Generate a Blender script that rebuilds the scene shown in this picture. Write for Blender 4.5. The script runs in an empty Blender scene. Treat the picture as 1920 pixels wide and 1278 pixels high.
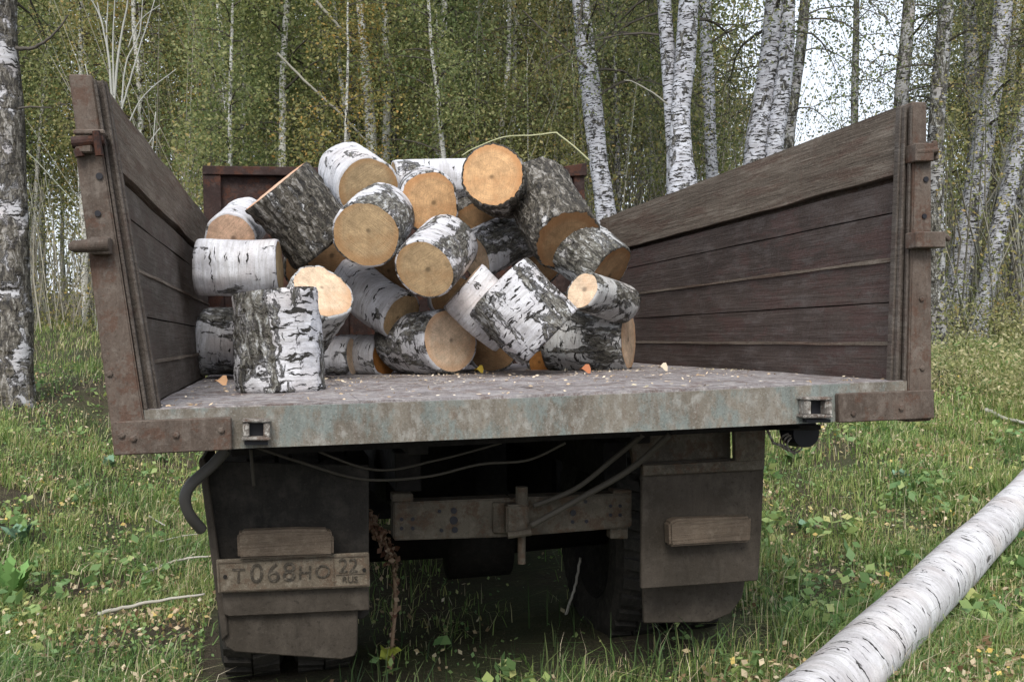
import bpy, bmesh, math, random
import numpy as np
from mathutils import Vector, Matrix, noise, Quaternion
rng = random.Random(7); nr = np.random.default_rng(7)
sc = bpy.context.scene; col = sc.collection
R = math.radians

# ------------------------------------------------------------------ camera
FOC, YAW, PIT, ROL = 1881.5, .2289, -.0061, -.024
CAM = Vector((-.8051, -2.8662, .1792))
_rt = Vector((math.cos(YAW), -math.sin(YAW), 0))
FW = Vector((math.sin(YAW)*math.cos(PIT), math.cos(YAW)*math.cos(PIT), math.sin(PIT)))
_up = _rt.cross(FW)
RT = _rt*math.cos(ROL) + _up*math.sin(ROL)
UP = -_rt*math.sin(ROL) + _up*math.cos(ROL)
cd = bpy.data.cameras.new('camera'); cam = bpy.data.objects.new('camera', cd); col.objects.link(cam)
cd.sensor_width = 36; cd.lens = FOC/1920*36; cd.clip_start = .05; cd.clip_end = 600
m = Matrix((RT, UP, -FW)).transposed().to_4x4(); m.translation = CAM; cam.matrix_world = m
sc.camera = cam
# ------------------------------------------------------------------ light
SUN_EL, SUN_AZ = R(46), R(196)
w = bpy.data.worlds.new('World'); sc.world = w; w.use_nodes = True
nt = w.node_tree; nt.nodes.clear()
sky = nt.nodes.new('ShaderNodeTexSky'); sky.sky_type = 'NISHITA'; sky.sun_disc = False
sky.sun_elevation = SUN_EL; sky.sun_rotation = SUN_AZ; sky.dust_density = 4; sky.air_density = 1.0
mx = nt.nodes.new('ShaderNodeMix'); mx.data_type = 'RGBA'; mx.inputs[0].default_value = .68
mx.inputs[7].default_value = (9.6, 10.2, 11.2, 1)          # bright even cloud over the blue
bg = nt.nodes.new('ShaderNodeBackground'); bg.inputs[1].default_value = .115
wo = nt.nodes.new('ShaderNodeOutputWorld')
nt.links.new(sky.outputs[0], mx.inputs[6]); nt.links.new(mx.outputs[2], bg.inputs[0]); nt.links.new(bg.outputs[0], wo.inputs[0])
sl = bpy.data.lights.new('sun', 'SUN'); sl.energy = 2.2; sl.angle = R(24); sl.color = (1, .96, .9)
so = bpy.data.objects.new('sun', sl); col.objects.link(so)
sd = Vector((math.sin(SUN_AZ)*math.cos(SUN_EL), math.cos(SUN_AZ)*math.cos(SUN_EL), math.sin(SUN_EL)))
so.rotation_euler = sd.to_track_quat('Z', 'Y').to_euler()
sc.view_settings.view_transform = 'Standard'; sc.view_settings.look = 'None'; sc.view_settings.gamma = 1
sc.view_settings.exposure = .46

# ------------------------------------------------------------------ helpers
def ray(px, py): return FW + RT*((px-960)/FOC) - UP*((py-639)/FOC)
def at(px, py, D): return CAM + ray(px, py)*D                  # a point at a real distance D
def onY(px, py, Y): d = ray(px, py); return CAM + d*((Y-CAM.y)/d.y)
def ss(a, b, x): t = min(1, max(0, (x-a)/(b-a))); return t*t*(3-2*t)
def G(x, y):                                                      # ground height (truck floor is z = 0)
    yy = y-1.2
    rise = .13*(math.sqrt(yy*yy+1.)+yy)/2 - .03
    if y > 14: rise -= .07*(y-14)
    k = ss(1.3, 3.2, abs(x)); kk = ss(5.5, 9, y)
    h = rise*max(k, kk) + (.018 if x < 0 else .03)*x
    h += .05*noise.noise(Vector((x*.55, y*.55, 0))) + .025*noise.noise(Vector((x*1.9, y*1.9, 3)))
    return -1.12 + h
def Gray(px, py):
    d = ray(px, py); t = 2.
    while t < 80:
        p = CAM+d*t
        if p.z < G(p.x, p.y): return p
        t += .02
    return CAM+d*80

def tag(o, label=None, cat=None, group=None, kind=None):
    if label: o['label'] = label
    if cat: o['category'] = cat
    if group: o['group'] = group
    if kind: o['kind'] = kind
    return o
def empty(name, loc, label=None, cat=None, group=None):
    o = bpy.data.objects.new(name, None); o.location = loc; o.empty_display_size = .1
    col.objects.link(o); return tag(o, label, cat, group)
def mk(name, V, F, mat, parent=None, smooth=False, bevel=0, seg=1):
    me = bpy.data.meshes.new(name); me.from_pydata([tuple(v) for v in V], [], F)
    if bevel:
        b = bmesh.new(); b.from_mesh(me)
        bmesh.ops.recalc_face_normals(b, faces=b.faces)
        es = [e for e in b.edges if len(e.link_faces) == 2 and e.calc_face_angle() > .6]
        bmesh.ops.bevel(b, geom=es, offset=bevel, segments=seg, affect='EDGES', clamp_overlap=True)
        b.to_mesh(me); b.free()
    me.materials.append(mat)
    if smooth: me.polygons.foreach_set('use_smooth', [True]*len(me.polygons))
    o = bpy.data.objects.new(name, me); col.objects.link(o)
    if parent: o.parent = parent
    return o
def npmesh(name, V, F, mat, parent=None, nv=4):
    """V (n,3), F (m,nv) as numpy arrays"""
    me = bpy.data.meshes.new(name); n = len(V); k = len(F)
    me.vertices.add(n); me.vertices.foreach_set('co', np.ascontiguousarray(V, dtype=np.float32).ravel())
    me.loops.add(k*nv); me.loops.foreach_set('vertex_index', np.ascontiguousarray(F, dtype=np.int32).ravel())
    me.polygons.add(k); me.polygons.foreach_set('loop_start', np.arange(0, k*nv, nv, dtype=np.int32))
    me.update(calc_edges=True); me.materials.append(mat)
    o = bpy.data.objects.new(name, me); col.objects.link(o)
    if parent: o.parent = parent
    return o
class MB:
    def __init__(s): s.V = []; s.F = []
    def hexa(s, p):                                              # p: 4 bottom + 4 top (same winding)
        n = len(s.V); s.V += [Vector(q) for q in p]
        s.F += [tuple(n+i for i in f) for f in ((3,2,1,0),(4,5,6,7),(0,1,5,4),(1,2,6,5),(2,3,7,6),(3,0,4,7))]
    def box(s, x0, x1, y0, y1, z0, z1):
        s.hexa([(x0,y0,z0),(x1,y0,z0),(x1,y1,z0),(x0,y1,z0),(x0,y0,z1),(x1,y0,z1),(x1,y1,z1),(x0,y1,z1)])
    def tube(s, pts, rad, n=8, cap=True, wob=0):
        pts = [Vector(p) for p in pts]; k = len(pts)
        if not hasattr(rad, '__len__'): rad = [rad]*k
        base = len(s.V); t0 = (pts[1]-pts[0]).normalized()
        a = t0.orthogonal().normalized()
        for i, p in enumerate(pts):
            t = (pts[min(i+1, k-1)]-pts[max(i-1, 0)]).normalized()
            a = (a - t*a.dot(t)).normalized(); b = t.cross(a)
            for j in range(n):
                th = 2*math.pi*j/n; rr = rad[i]
                if wob: rr *= 1+wob*noise.noise(Vector((math.cos(th)*1.3+p.x, math.sin(th)*1.3+p.y, p.z*1.5)))
                s.V.append(p+a*math.cos(th)*rr+b*math.sin(th)*rr)
        for i in range(k-1):
            for j in range(n):
                q = base+i*n+j; q2 = base+i*n+(j+1) % n
                s.F.append((q, q2, q2+n, q+n))
        if cap:
            s.F.append(tuple(base+j for j in reversed(range(n)))); s.F.append(tuple(base+(k-1)*n+j for j in range(n)))
    def lathe(s, prof, c, ax='x', n=40):                          # prof: (axial, radius)
        base = len(s.V); k = len(prof)
        for (h, r) in prof:
            for j in range(n):
                th = 2*math.pi*j/n; u, v = r*math.cos(th), r*math.sin(th)
                s.V.append(Vector(c)+Vector((h, u, v) if ax == 'x' else ((u, h, v) if ax == 'y' else (u, v, h))))
        for i in range(k-1):
            for j in range(n):
                q = base+i*n+j; q2 = base+i*n+(j+1) % n; s.F.append((q, q2, q2+n, q+n))
    def prism(s, poly, y0, y1):                                     # poly in (x,z)
        n = len(poly); b = len(s.V)
        s.V += [Vector((x, y0, z)) for x, z in poly]+[Vector((x, y1, z)) for x, z in poly]
        s.F.append(tuple(range(b, b+n))); s.F.append(tuple(reversed(range(b+n, b+2*n))))
        for i in range(n): j = (i+1) % n; s.F.append((b+j, b+i, b+n+i, b+n+j))
    def build(s, name, mat, parent=None, off=None, **k):
        V = s.V if off is None else [v-off for v in s.V]
        return mk(name, V, s.F, mat, parent, **k)

# ------------------------------------------------------------------ materials
class NT:
    def __init__(s, name, rough=.85, spec=.3):
        s.m = bpy.data.materials.new(name); s.m.use_nodes = True; s.t = s.m.node_tree
        s.b = s.t.nodes['Principled BSDF']; s.b.inputs['Roughness'].default_value = rough
        s.b.inputs['Specular IOR Level'].default_value = spec
    def n(s, typ, **kw):
        x = s.t.nodes.new(typ)
        for k, v in kw.items(): setattr(x, k, v)
        return x
    def set(s, sock, v):
        if isinstance(v, bpy.types.NodeSocket): s.t.links.new(v, sock)
        elif isinstance(v, (tuple, list)) and len(v) == 3 and len(sock.default_value) == 4: sock.default_value = (*v, 1)
        else: sock.default_value = v
    def obj(s):
        if not hasattr(s, '_o'): s._o = s.n('ShaderNodeTexCoord').outputs['Object']
        return s._o
    def vec(s, scale=(1,1,1), loc=(0,0,0), src=None):
        x = s.n('ShaderNodeMapping'); s.set(x.inputs[0], src or s.obj())
        x.inputs['Scale'].default_value = scale; x.inputs['Location'].default_value = loc; return x.outputs[0]
    def noise(s, v, scale=5, detail=4, rough=.55, dist=0):
        x = s.n('ShaderNodeTexNoise'); s.set(x.inputs['Vector'], v); x.inputs['Scale'].default_value = scale
        x.inputs['Detail'].default_value = detail; x.inputs['Roughness'].default_value = rough
        x.inputs['Distortion'].default_value = dist; return x.outputs['Fac']
    def voro(s, v, scale=5, feat='F1'):
        x = s.n('ShaderNodeTexVoronoi', feature=feat); s.set(x.inputs['Vector'], v); x.inputs['Scale'].default_value = scale
        return x.outputs['Distance']
    def ramp(s, f, stops, interp='LINEAR'):
        x = s.n('ShaderNodeValToRGB'); s.set(x.inputs[0], f); e = x.color_ramp.elements; x.color_ramp.interpolation = interp
        while len(e) < len(stops): e.new(.5)
        for i, (p, c) in enumerate(stops):
            e[i].position = p; e[i].color = (c, c, c, 1) if not hasattr(c, '__len__') else (*c, 1)
        return x.outputs[0]
    def mix(s, f, a, b, mode='MIX'):
        x = s.n('ShaderNodeMix', data_type='RGBA', blend_type=mode); s.set(x.inputs[0], f); s.set(x.inputs[6], a); s.set(x.inputs[7], b)
        return x.outputs[2]
    def math(s, op, a, b=0):
        x = s.n('ShaderNodeMath', operation=op); s.set(x.inputs[0], a); s.set(x.inputs[1], b); return x.outputs[0]
    def out(s, color, bump=None, strength=.5, dist=.01, rough=None):
        s.set(s.b.inputs['Base Color'], color)
        if rough is not None: s.set(s.b.inputs['Roughness'], rough)
        if bump is not None:
            x = s.n('ShaderNodeBump'); x.inputs['Strength'].default_value = strength; x.inputs['Distance'].default_value = dist
            s.set(x.inputs['Height'], bump); s.t.links.new(x.outputs[0], s.b.inputs['Normal'])
        return s.m

def worn(name, base, dark, light, rust=None, scale=3., stretch=(1,1,1), rough=.8, scratch=.5, extra=None, bump=.35, rustp=.58, grain=None, gk=.6):
    t = NT(name, rough, .2); v = t.vec(stretch); P = t.obj()
    a = t.noise(v, scale, 6, .66); b = t.noise(v, scale*6, 5, .65); c = t.noise(P, scale*30, 4, .7); d = t.noise(P, 210, 2, .7)
    k = t.mix(t.ramp(a, [(.38, 0.), (.60, 1.)]), dark, base)
    k = t.mix(t.math('MULTIPLY', t.ramp(b, [(.5, 0.), (.66, 1.)]), scratch), k, light)
    if extra:
        e = t.noise(t.vec(stretch, (9, 2, 4)), scale*1.7, 6, .7); k = t.mix(t.math('MULTIPLY', t.ramp(e, [(.48, 0.), (.57, 1.)]), .8), k, extra)
    if rust:
        e = t.noise(t.vec(stretch, (2, 8, 4)), scale*3.3, 7, .75); k = t.mix(t.math('MULTIPLY', t.ramp(e, [(rustp-.06, 0.), (rustp, 1.)]), .7), k, rust)
        e = t.noise(t.vec((22, 22, 1.6), (2, 3, 4)), scale*.5, 4, .6); k = t.mix(t.math('MULTIPLY', t.ramp(e, [(.56, 0.), (.68, 1.)]), .35), k, rust)
    h = t.math('ADD', b, t.math('MULTIPLY', c, .8))
    if grain:
        g = t.noise(t.vec(grain, (1, 2, 3)), 1, 5, .7, .4); g2 = t.noise(t.vec(tuple(x*2.7 for x in grain), (4, 2, 3)), 1, 3, .7)
        k = t.mix(t.math('MULTIPLY', t.ramp(g, [(.34, 1.), (.50, 0.)]), gk), k, tuple(x*.45 for x in dark))
        k = t.mix(t.math('MULTIPLY', t.ramp(g2, [(.54, 0.), (.68, 1.)]), gk*.6), k, light)
        h = t.math('ADD', h, t.math('MULTIPLY', g, 2.5))
    k = t.mix(t.math('MULTIPLY', t.ramp(c, [(.57, 0.), (.66, 1.)]), .65*scratch), k, light)
    k = t.mix(t.math('MULTIPLY', t.ramp(c, [(.33, 1.), (.42, 0.)]), .6), k, tuple(x*.55 for x in dark))
    k = t.mix(t.math('MULTIPLY', t.ramp(d, [(.62, 0.), (.70, 1.)]), .5*scratch), k, tuple(min(1, x*1.25) for x in light))
    k = t.mix(t.math('MULTIPLY', t.ramp(d, [(.30, 1.), (.38, 0.)]), .45), k, tuple(x*.5 for x in dark))
    return t.out(k, h, bump+.15, .005, t.ramp(b, [(.3, rough), (.7, max(.45, rough-.2))]))

M_post = worn('dusty_brown_paint', (.113,.087,.070), (.070,.053,.042), (.175,.148,.125), rust=(.085,.045,.03), scale=4, grain=(26,26,2.2), gk=.3)
M_top = worn('weathered_board', (.168,.135,.105), (.105,.083,.064), (.26,.222,.18), rust=(.10,.062,.046), scale=2.6, stretch=(1,.22,1.6), bump=.8, grain=(60,2.2,60), gk=.38)
M_sideL = worn('dusty_board', (.100,.083,.070), (.063,.052,.043), (.15,.135,.122), rust=(.068,.048,.04), scale=2.6, stretch=(1,.3,1), scratch=.4, grain=(60,2.0,60), gk=.25, bump=.5)
M_sideR = worn('maroon_board', (.082,.062,.053), (.048,.036,.031), (.135,.117,.11), rust=(.080,.046,.04), scale=2.8, stretch=(1,.3,1), scratch=.5, grain=(60,2.0,60), gk=.28, bump=.5)
M_beam = worn('worn_green_paint', (.185,.165,.135), (.12,.105,.085), (.30,.295,.27), rustp=.66, rust=(.135,.10,.075), scale=5., stretch=(1,1,.6), extra=(.165,.195,.185), scratch=.7, grain=(14,14,3), gk=.3)
M_floor = worn('dusty_bed_floor', (.29,.27,.275), (.155,.135,.132), (.46,.43,.41), rust=(.12,.075,.06), scale=4.5, stretch=(1.,.6,1), scratch=.9, rough=.75, grain=(5,30,5), gk=.4, bump=.7)
M_head = worn('dark_brown_steel', (.036,.020,.017), (.018,.011,.010), (.07,.048,.042), rust=(.075,.028,.015), scale=3)
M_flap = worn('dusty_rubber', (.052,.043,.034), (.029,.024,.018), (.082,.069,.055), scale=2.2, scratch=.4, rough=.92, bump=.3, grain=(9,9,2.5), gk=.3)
M_flapd = worn('dark_rubber', (.024,.021,.018), (.013,.012,.010), (.05,.043,.035), scale=2.5, scratch=.4, rough=.9, bump=.3, grain=(9,9,2.5), gk=.3)  # darker rubber for the main sheet of the left flap
M_blk = worn('dusty_block', (.105,.080,.058), (.068,.052,.038), (.145,.12,.09), scale=5, scratch=.4, grain=(3,40,60), gk=.3)
M_chas = worn('dusty_chassis', (.085,.073,.055), (.048,.04,.03), (.135,.118,.092), scale=5, scratch=.5, rust=(.06,.035,.02))
M_dark = worn('near_black_steel', (.014,.012,.010), (.007,.006,.006), (.03,.026,.022), scale=5, scratch=.3)  # steel colour brought down to near black for the underside
M_bare = worn('bare_worn_steel', (.22,.205,.185), (.085,.07,.06), (.48,.46,.42), rust=(.10,.055,.035), scale=12, scratch=.9)
M_plate = worn('dirty_plate', (.135,.112,.082), (.09,.073,.053), (.20,.175,.135), scale=7, scratch=.7, rust=(.09,.06,.04))
M_let = worn('faded_lettering', (.048,.040,.031), (.03,.026,.02), (.12,.10,.075), scale=14, scratch=.9)
M_tyre = worn('dusty_tyre', (.03,.027,.023), (.015,.014,.012), (.06,.052,.042), scale=6, scratch=.4, rough=.95)
M_cab = worn('cab_paint', (.055,.06,.065), (.04,.042,.045), (.09,.09,.09), scale=3)
M_glass = NT('cab_glass', .08, .5).out((.02,.025,.028))
def flat(name, c, rough=.8):
    t = NT(name, rough); a = t.noise(t.obj(), 9, 4); return t.out(t.mix(a, tuple(x*.7 for x in c), tuple(x*1.25 for x in c)), a, .2, .003)
M_hose = flat('rubber_hose', (.075,.07,.064), .6)
M_cable = flat('dusty_cable', (.055,.048,.038), .7)
M_black = flat('plastic_and_hole_black', (.012,.012,.016), .5)  # black of the lamp, also paints the dark inside holes

def bark(name, rough, lent=.5, white=(.70,.71,.745), scale=1., seed=0., vertical=False, grey=False, bumpd=.014, pink=.25, dk=1.):
    t = NT(name, .78, .2)
    oi = t.n('ShaderNodeObjectInfo').outputs['Random']
    off = t.n('ShaderNodeCombineXYZ'); t.set(off.inputs[0], t.math('MULTIPLY', oi, 37)); t.set(off.inputs[1], t.math('MULTIPLY', oi, 91)); off.inputs[2].default_value = seed
    va = t.n('ShaderNodeVectorMath', operation='ADD'); t.set(va.inputs[0], t.obj()); t.set(va.inputs[1], off.outputs[0]); P = va.outputs[0]
    q = scale
    wp_ = t.n('ShaderNodeTexNoise'); t.set(wp_.inputs['Vector'], P); wp_.inputs['Scale'].default_value = 30*q; wp_.inputs['Detail'].default_value = 3
    wr = t.n('ShaderNodeVectorMath', operation='MULTIPLY_ADD'); t.set(wr.inputs[0], wp_.outputs['Color']); wr.inputs[1].default_value = (.035/q, .035/q, .035/q); t.set(wr.inputs[2], P); PW = wr.outputs[0]
    fine = t.noise(t.vec((7*q, 7*q, 85*q), src=P), 1, 5, .65)
    peel = t.noise(t.vec((6*q, 6*q, 11*q), (3, 1, 2), P), 1, 5, .65)
    gr = t.noise(P, 150*q, 3, .7)
    W = t.mix(t.ramp(peel, [(.36, 0.), (.64, 1.)]), white, tuple(x*f for x, f in zip(white, (.64, .62, .62))))
    W = t.mix(t.math('MULTIPLY', t.ramp(t.noise(P, 4*q, 3), [(.52, 0.), (.7, 1.)]), pink), W, (.5,.37,.28))
    W = t.mix(t.math('MULTIPLY', t.ramp(fine, [(.48, 0.), (.60, 1.)]), .5), W, (.33,.32,.31))
    W = t.mix(t.math('MULTIPLY', t.ramp(gr, [(.55, 0.), (.7, 1.)]), .5), W, (.2,.2,.19))
    ln = t.noise(t.vec((12*q, 12*q, 70*q), (1, 7, 2), PW), 1, 2, .5)
    lm = t.ramp(ln, [(.64-.10*lent, 0.), (.68-.10*lent, 1.)])
    W = t.mix(lm, W, (.035,.033,.03))
    pa = t.noise(t.vec((9*q, 9*q, (4.2 if not vertical else 6.5)*q), (4, 4, 4), PW), 1, 6, .66, .5)
    th = .74-.40*rough
    pm = t.math('MULTIPLY', t.ramp(pa, [(th-.012, 0.), (th+.035, 1.)]), .93)
    fs = t.noise(t.vec((42*q, 42*q, 12*q), (8, 2, 5), PW), 1, 5, .62, .9)
    fv = t.noise(t.vec((120*q, 120*q, 60*q), (8, 2, 5), P), 1, 3, .6)
    D = t.ramp(fs, [(.36, (.012,.010,.009)), (.44, (.055,.048,.038)), (.51, (.15,.14,.115)), (.57, (.30,.29,.26)), (.62, (.56,.57,.57))])
    D = t.mix(t.ramp(fv, [(.5, 0.), (.7, .55)]), D, (.10,.105,.07))
    D = t.mix(t.ramp(fv, [(.3, .7), (.42, 0.)]), D, (.015,.013,.011))
    k = t.mix(pm, W, D)
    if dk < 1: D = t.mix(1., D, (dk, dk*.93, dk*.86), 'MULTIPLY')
    k = t.mix(pm, W, D)
    ed = t.ramp(pa, [(th-.02, 0.), (th-.002, 1.), (th+.02, 0.)])
    k = t.mix(t.math('MULTIPLY', ed, .75), k, (.02,.018,.016))
    if grey: k = t.mix(.45, k, (.16,.16,.15))
    h = t.math('ADD', t.math('MULTIPLY', t.math('MULTIPLY', pm, fs), 2.6), t.math('MULTIPLY', fine, .25))
    h = t.math('ADD', h, t.math('MULTIPLY', gr, .12)); h = t.math('SUBTRACT', h, t.math('MULTIPLY', lm, .3))
    return t.out(k, h, 1., bumpd)
B_white = bark('bark_white', .34, -.1, seed=1)
B_mid = bark('bark_patched', .60, .1, seed=2)
B_mix = bark('bark_half_rough', .58, .5, seed=3)
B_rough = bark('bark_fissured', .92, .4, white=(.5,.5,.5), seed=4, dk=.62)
B_grey = bark('bark_lichen_grey', .58, .3, white=(.60,.62,.62), seed=5)
T_white = bark('standing_birch_bark', .42, .9, white=(.58,.60,.66), scale=1.1, pink=.05, seed=6, vertical=True)
T_grey = bark('grey_birch_bark', .62, .7, white=(.42,.43,.44), scale=.8, seed=7, vertical=True)  # greyer bark tone for some of the standing birches
T_thin = bark('young_birch_bark', .3, .6, white=(.74,.75,.70), scale=1.2, seed=8, vertical=True)
T_old = bark('old_birch_bark', .76, .6, white=(.60,.60,.63), dk=.6, scale=.55, seed=9, vertical=True)
F_fallen = bark('fallen_birch_bark', .20, .1, white=(.66,.655,.67), pink=.2, scale=.9, seed=10)

def cutmat(name, c, rings=.8, R0=.14):
    t = NT(name, .72, .25)
    sx = t.n('ShaderNodeSeparateXYZ'); t.set(sx.inputs[0], t.obj()); z0 = t.n('ShaderNodeCombineXYZ')
    t.set(z0.inputs[0], sx.outputs[0]); t.set(z0.inputs[1], sx.outputs[1]); oi = t.n('ShaderNodeObjectInfo').outputs['Random']
    pc = t.n('ShaderNodeVectorMath', operation='ADD'); t.set(pc.inputs[0], z0.outputs[0]); cb = t.n('ShaderNodeCombineXYZ')
    t.set(cb.inputs[0], t.math('MULTIPLY', t.math('SUBTRACT', oi, .5), .035)); t.set(cb.inputs[1], t.math('MULTIPLY', t.math('SUBTRACT', t.math('FRACT', t.math('MULTIPLY', oi, 7.)), .5), .035)); t.set(pc.inputs[1], cb.outputs[0])
    ln = t.n('ShaderNodeVectorMath', operation='LENGTH'); t.set(ln.inputs[0], pc.outputs[0]); r = ln.outputs['Value']
    wv = t.noise(t.obj(), 11, 4); rr = t.math('ADD', r, t.math('MULTIPLY', wv, .022))
    rn = t.n('ShaderNodeCombineXYZ'); t.set(rn.inputs[0], t.math('MULTIPLY', rr, 190)); rg = t.noise(rn.outputs[0], 1, 2, .6)
    gr = t.noise(t.obj(), 170, 3, .75); bl = t.noise(t.obj(), 16, 6, .7); bl2 = t.noise(t.vec((1, 1, 1), (5, 5, 5)), 7, 4, .6)
    rot = t.n('ShaderNodeVectorRotate', rotation_type='Z_AXIS'); t.set(rot.inputs['Vector'], t.obj()); t.set(rot.inputs['Angle'], t.math('MULTIPLY', oi, 17.))
    saw = t.noise(t.vec((9, 190, 1), src=rot.outputs[0]), 1, 3, .6)
    k = t.mix(t.ramp(bl, [(.36, 0.), (.66, 1.)]), tuple(x*.70 for x in c), tuple(min(1, x*1.22) for x in c))
    k = t.mix(t.math('MULTIPLY', t.ramp(bl2, [(.5, 0.), (.66, 1.)]), .45), k, (c[0]*.88, c[1]*.66, c[2]*.5))
    k = t.mix(t.math('MULTIPLY', t.ramp(rg, [(.45, 0.), (.66, 1.)]), .55*rings), k, tuple(x*.5 for x in c))
    k = t.mix(t.math('MULTIPLY', t.ramp(saw, [(.5, 0.), (.6, 1.)]), .30), k, tuple(x*.6 for x in c))
    k = t.mix(t.math('MULTIPLY', t.ramp(gr, [(.56, 0.), (.68, 1.)]), .5), k, tuple(x*.42 for x in c))
    k = t.mix(t.math('MULTIPLY', t.ramp(gr, [(.3, 1.), (.40, 0.)]), .4), k, tuple(min(1, x*1.4) for x in c))
    at_ = t.n('ShaderNodeMath', operation='ARCTAN2'); sp = t.n('ShaderNodeSeparateXYZ'); t.set(sp.inputs[0], pc.outputs[0]); t.set(at_.inputs[0], sp.outputs[1]); t.set(at_.inputs[1], sp.outputs[0])
    cc = t.n('ShaderNodeCombineXYZ'); t.set(cc.inputs[0], t.math('MULTIPLY', at_.outputs[0], 9.)); t.set(cc.inputs[1], t.math('MULTIPLY', rr, 9.)); t.set(cc.inputs[2], t.math('MULTIPLY', oi, 30.)); ck = t.noise(cc.outputs[0], 1, 3, .6)
    k = t.mix(t.math('MULTIPLY', t.ramp(ck, [(.485, 0.), (.50, 1.), (.515, 0.)]), .55), k, tuple(x*.3 for x in c))
    k = t.mix(t.ramp(rr, [(.015, .9), (.026, 0.)]), k, tuple(x*.30 for x in c))
    k = t.mix(t.ramp(rr, [(R0-.022, 0.), (R0+.004, .5)]), k, (c[0]*.75, c[1]*.55, c[2]*.4))
    return t.out(k, t.math('ADD', saw, t.math('MULTIPLY', gr, .6)), .6, .004)
C_tan = cutmat('cut_tan', (.48,.345,.195)); C_or = cutmat('cut_orange', (.63,.39,.20))
C_pale = cutmat('cut_pale', (.72,.55,.39), rings=.4); C_rust = cutmat('cut_rust', (.34,.15,.04))
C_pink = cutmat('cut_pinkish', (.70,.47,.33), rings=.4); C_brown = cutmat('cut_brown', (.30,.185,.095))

def leafmat(name, stops, tr=.35, rough=.6):
    t = NT(name, rough, .25); g = t.n('ShaderNodeNewGeometry').outputs['Random Per Island']
    oi = t.n('ShaderNodeObjectInfo').outputs['Random']
    c = t.ramp(g, stops)
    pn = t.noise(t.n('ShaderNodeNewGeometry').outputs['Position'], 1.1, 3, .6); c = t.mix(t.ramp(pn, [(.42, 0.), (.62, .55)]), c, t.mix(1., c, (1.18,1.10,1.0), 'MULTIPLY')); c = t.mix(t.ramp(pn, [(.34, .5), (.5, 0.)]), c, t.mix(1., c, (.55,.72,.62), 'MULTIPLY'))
    c = t.mix(t.math('MULTIPLY', oi, .4), c, t.mix(1., c, (.92,.86,.74), 'MULTIPLY'))
    t.set(t.b.inputs['Base Color'], c)
    tl = t.n('ShaderNodeBsdfTranslucent'); t.set(tl.inputs[0], t.mix(1., c, (1.35,1.35,1.1), 'MULTIPLY')); ms = t.n('ShaderNodeMixShader'); ms.inputs[0].default_value = tr
    t.t.links.new(t.b.outputs[0], ms.inputs[1]); t.t.links.new(tl.outputs[0], ms.inputs[2])
    t.t.links.new(ms.outputs[0], t.t.nodes['Material Output'].inputs[0]); return t.m
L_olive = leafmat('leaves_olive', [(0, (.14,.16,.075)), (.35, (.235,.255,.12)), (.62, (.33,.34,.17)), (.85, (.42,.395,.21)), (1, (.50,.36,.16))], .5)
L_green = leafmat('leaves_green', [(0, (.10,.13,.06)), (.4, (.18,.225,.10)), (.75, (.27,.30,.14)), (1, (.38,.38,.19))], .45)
L_dark = leafmat('leaves_dark', [(0, (.06,.075,.045)), (.5, (.12,.14,.08)), (.85, (.20,.21,.12)), (1, (.32,.28,.14))], .45)  # darkest of the leaf colours
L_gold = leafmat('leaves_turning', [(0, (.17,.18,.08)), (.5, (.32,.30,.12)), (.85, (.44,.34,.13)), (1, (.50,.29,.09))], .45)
L_grass = leafmat('grass_blades', [(0, (.08,.14,.04)), (.35, (.17,.27,.08)), (.58, (.28,.37,.12)), (.76, (.40,.43,.19)), (.89, (.47,.42,.25)), (1, (.62,.56,.40))], .3, .55)
L_lush = leafmat('lush_grass', [(0, (.07,.14,.045)), (.6, (.14,.24,.08)), (1, (.26,.34,.13))], .3, .5)
L_shadepaint = leafmat('grass_painted_shade', [(0, (.03,.06,.025)), (.6, (.07,.12,.04)), (1, (.15,.18,.08))], .2, .6)  # grass colour darkened to paint in the shade under the truck
L_weed = leafmat('broad_leaves', [(0, (.11,.20,.08)), (.5, (.20,.32,.13)), (.85, (.33,.42,.16)), (1, (.48,.48,.22))], .3, .5)
L_litter = leafmat('fallen_leaves', [(0, (.14,.09,.05)), (.3, (.28,.20,.12)), (.55, (.44,.36,.25)), (.8, (.60,.52,.38)), (.93, (.55,.42,.12)), (1, (.66,.62,.54))], .1, .75)
L_twig = leafmat('pale_twigs', [(0, (.15,.14,.115)), (.5, (.30,.29,.25)), (1, (.46,.45,.40))], 0., .8)
L_chip = leafmat('wood_chips', [(0, (.35,.26,.17)), (.5, (.62,.50,.36)), (1, (.8,.72,.6))], 0, .8)
def ground_mat():
    t = NT('forest_soil', .95); P = t.obj(); a = t.noise(P, 1.3, 6, .65); b = t.noise(P, 14, 5, .7); c = t.noise(P, 60, 3, .7)
    k = t.mix(t.ramp(a, [(.4, 0.), (.6, 1.)]), (.05,.058,.026), (.055,.043,.028)); k = t.mix(t.ramp(b, [(.5, 0.), (.7, 1.)]), k, (.075,.08,.035))
    k = t.mix(t.ramp(c, [(.62, 0.), (.7, 1.)]), k, (.16,.13,.085)); return t.out(k, t.math('ADD', b, c), .8, .03)

# ------------------------------------------------------------------ ground
gx = sorted(set([round(v, 2) for v in np.concatenate([np.arange(-12, 20, .35), np.arange(-60, -12, 8), np.arange(20, 80, 8)])]))
gy = sorted(set([round(v, 2) for v in np.concatenate([np.arange(-4, 24, .35), np.arange(-40, -4, 6), np.arange(24, 96, 9)])]))
V = [(x, y, G(x, y)) for y in gy for x in gx]; nx = len(gx)
F = [(j*nx+i, j*nx+i+1, (j+1)*nx+i+1, (j+1)*nx+i) for j in range(len(gy)-1) for i in range(nx-1)]
tag(mk('ground', V, F, ground_mat(), smooth=True), 'rough grassy forest floor under and around the truck', 'ground', kind='structure')

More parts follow.
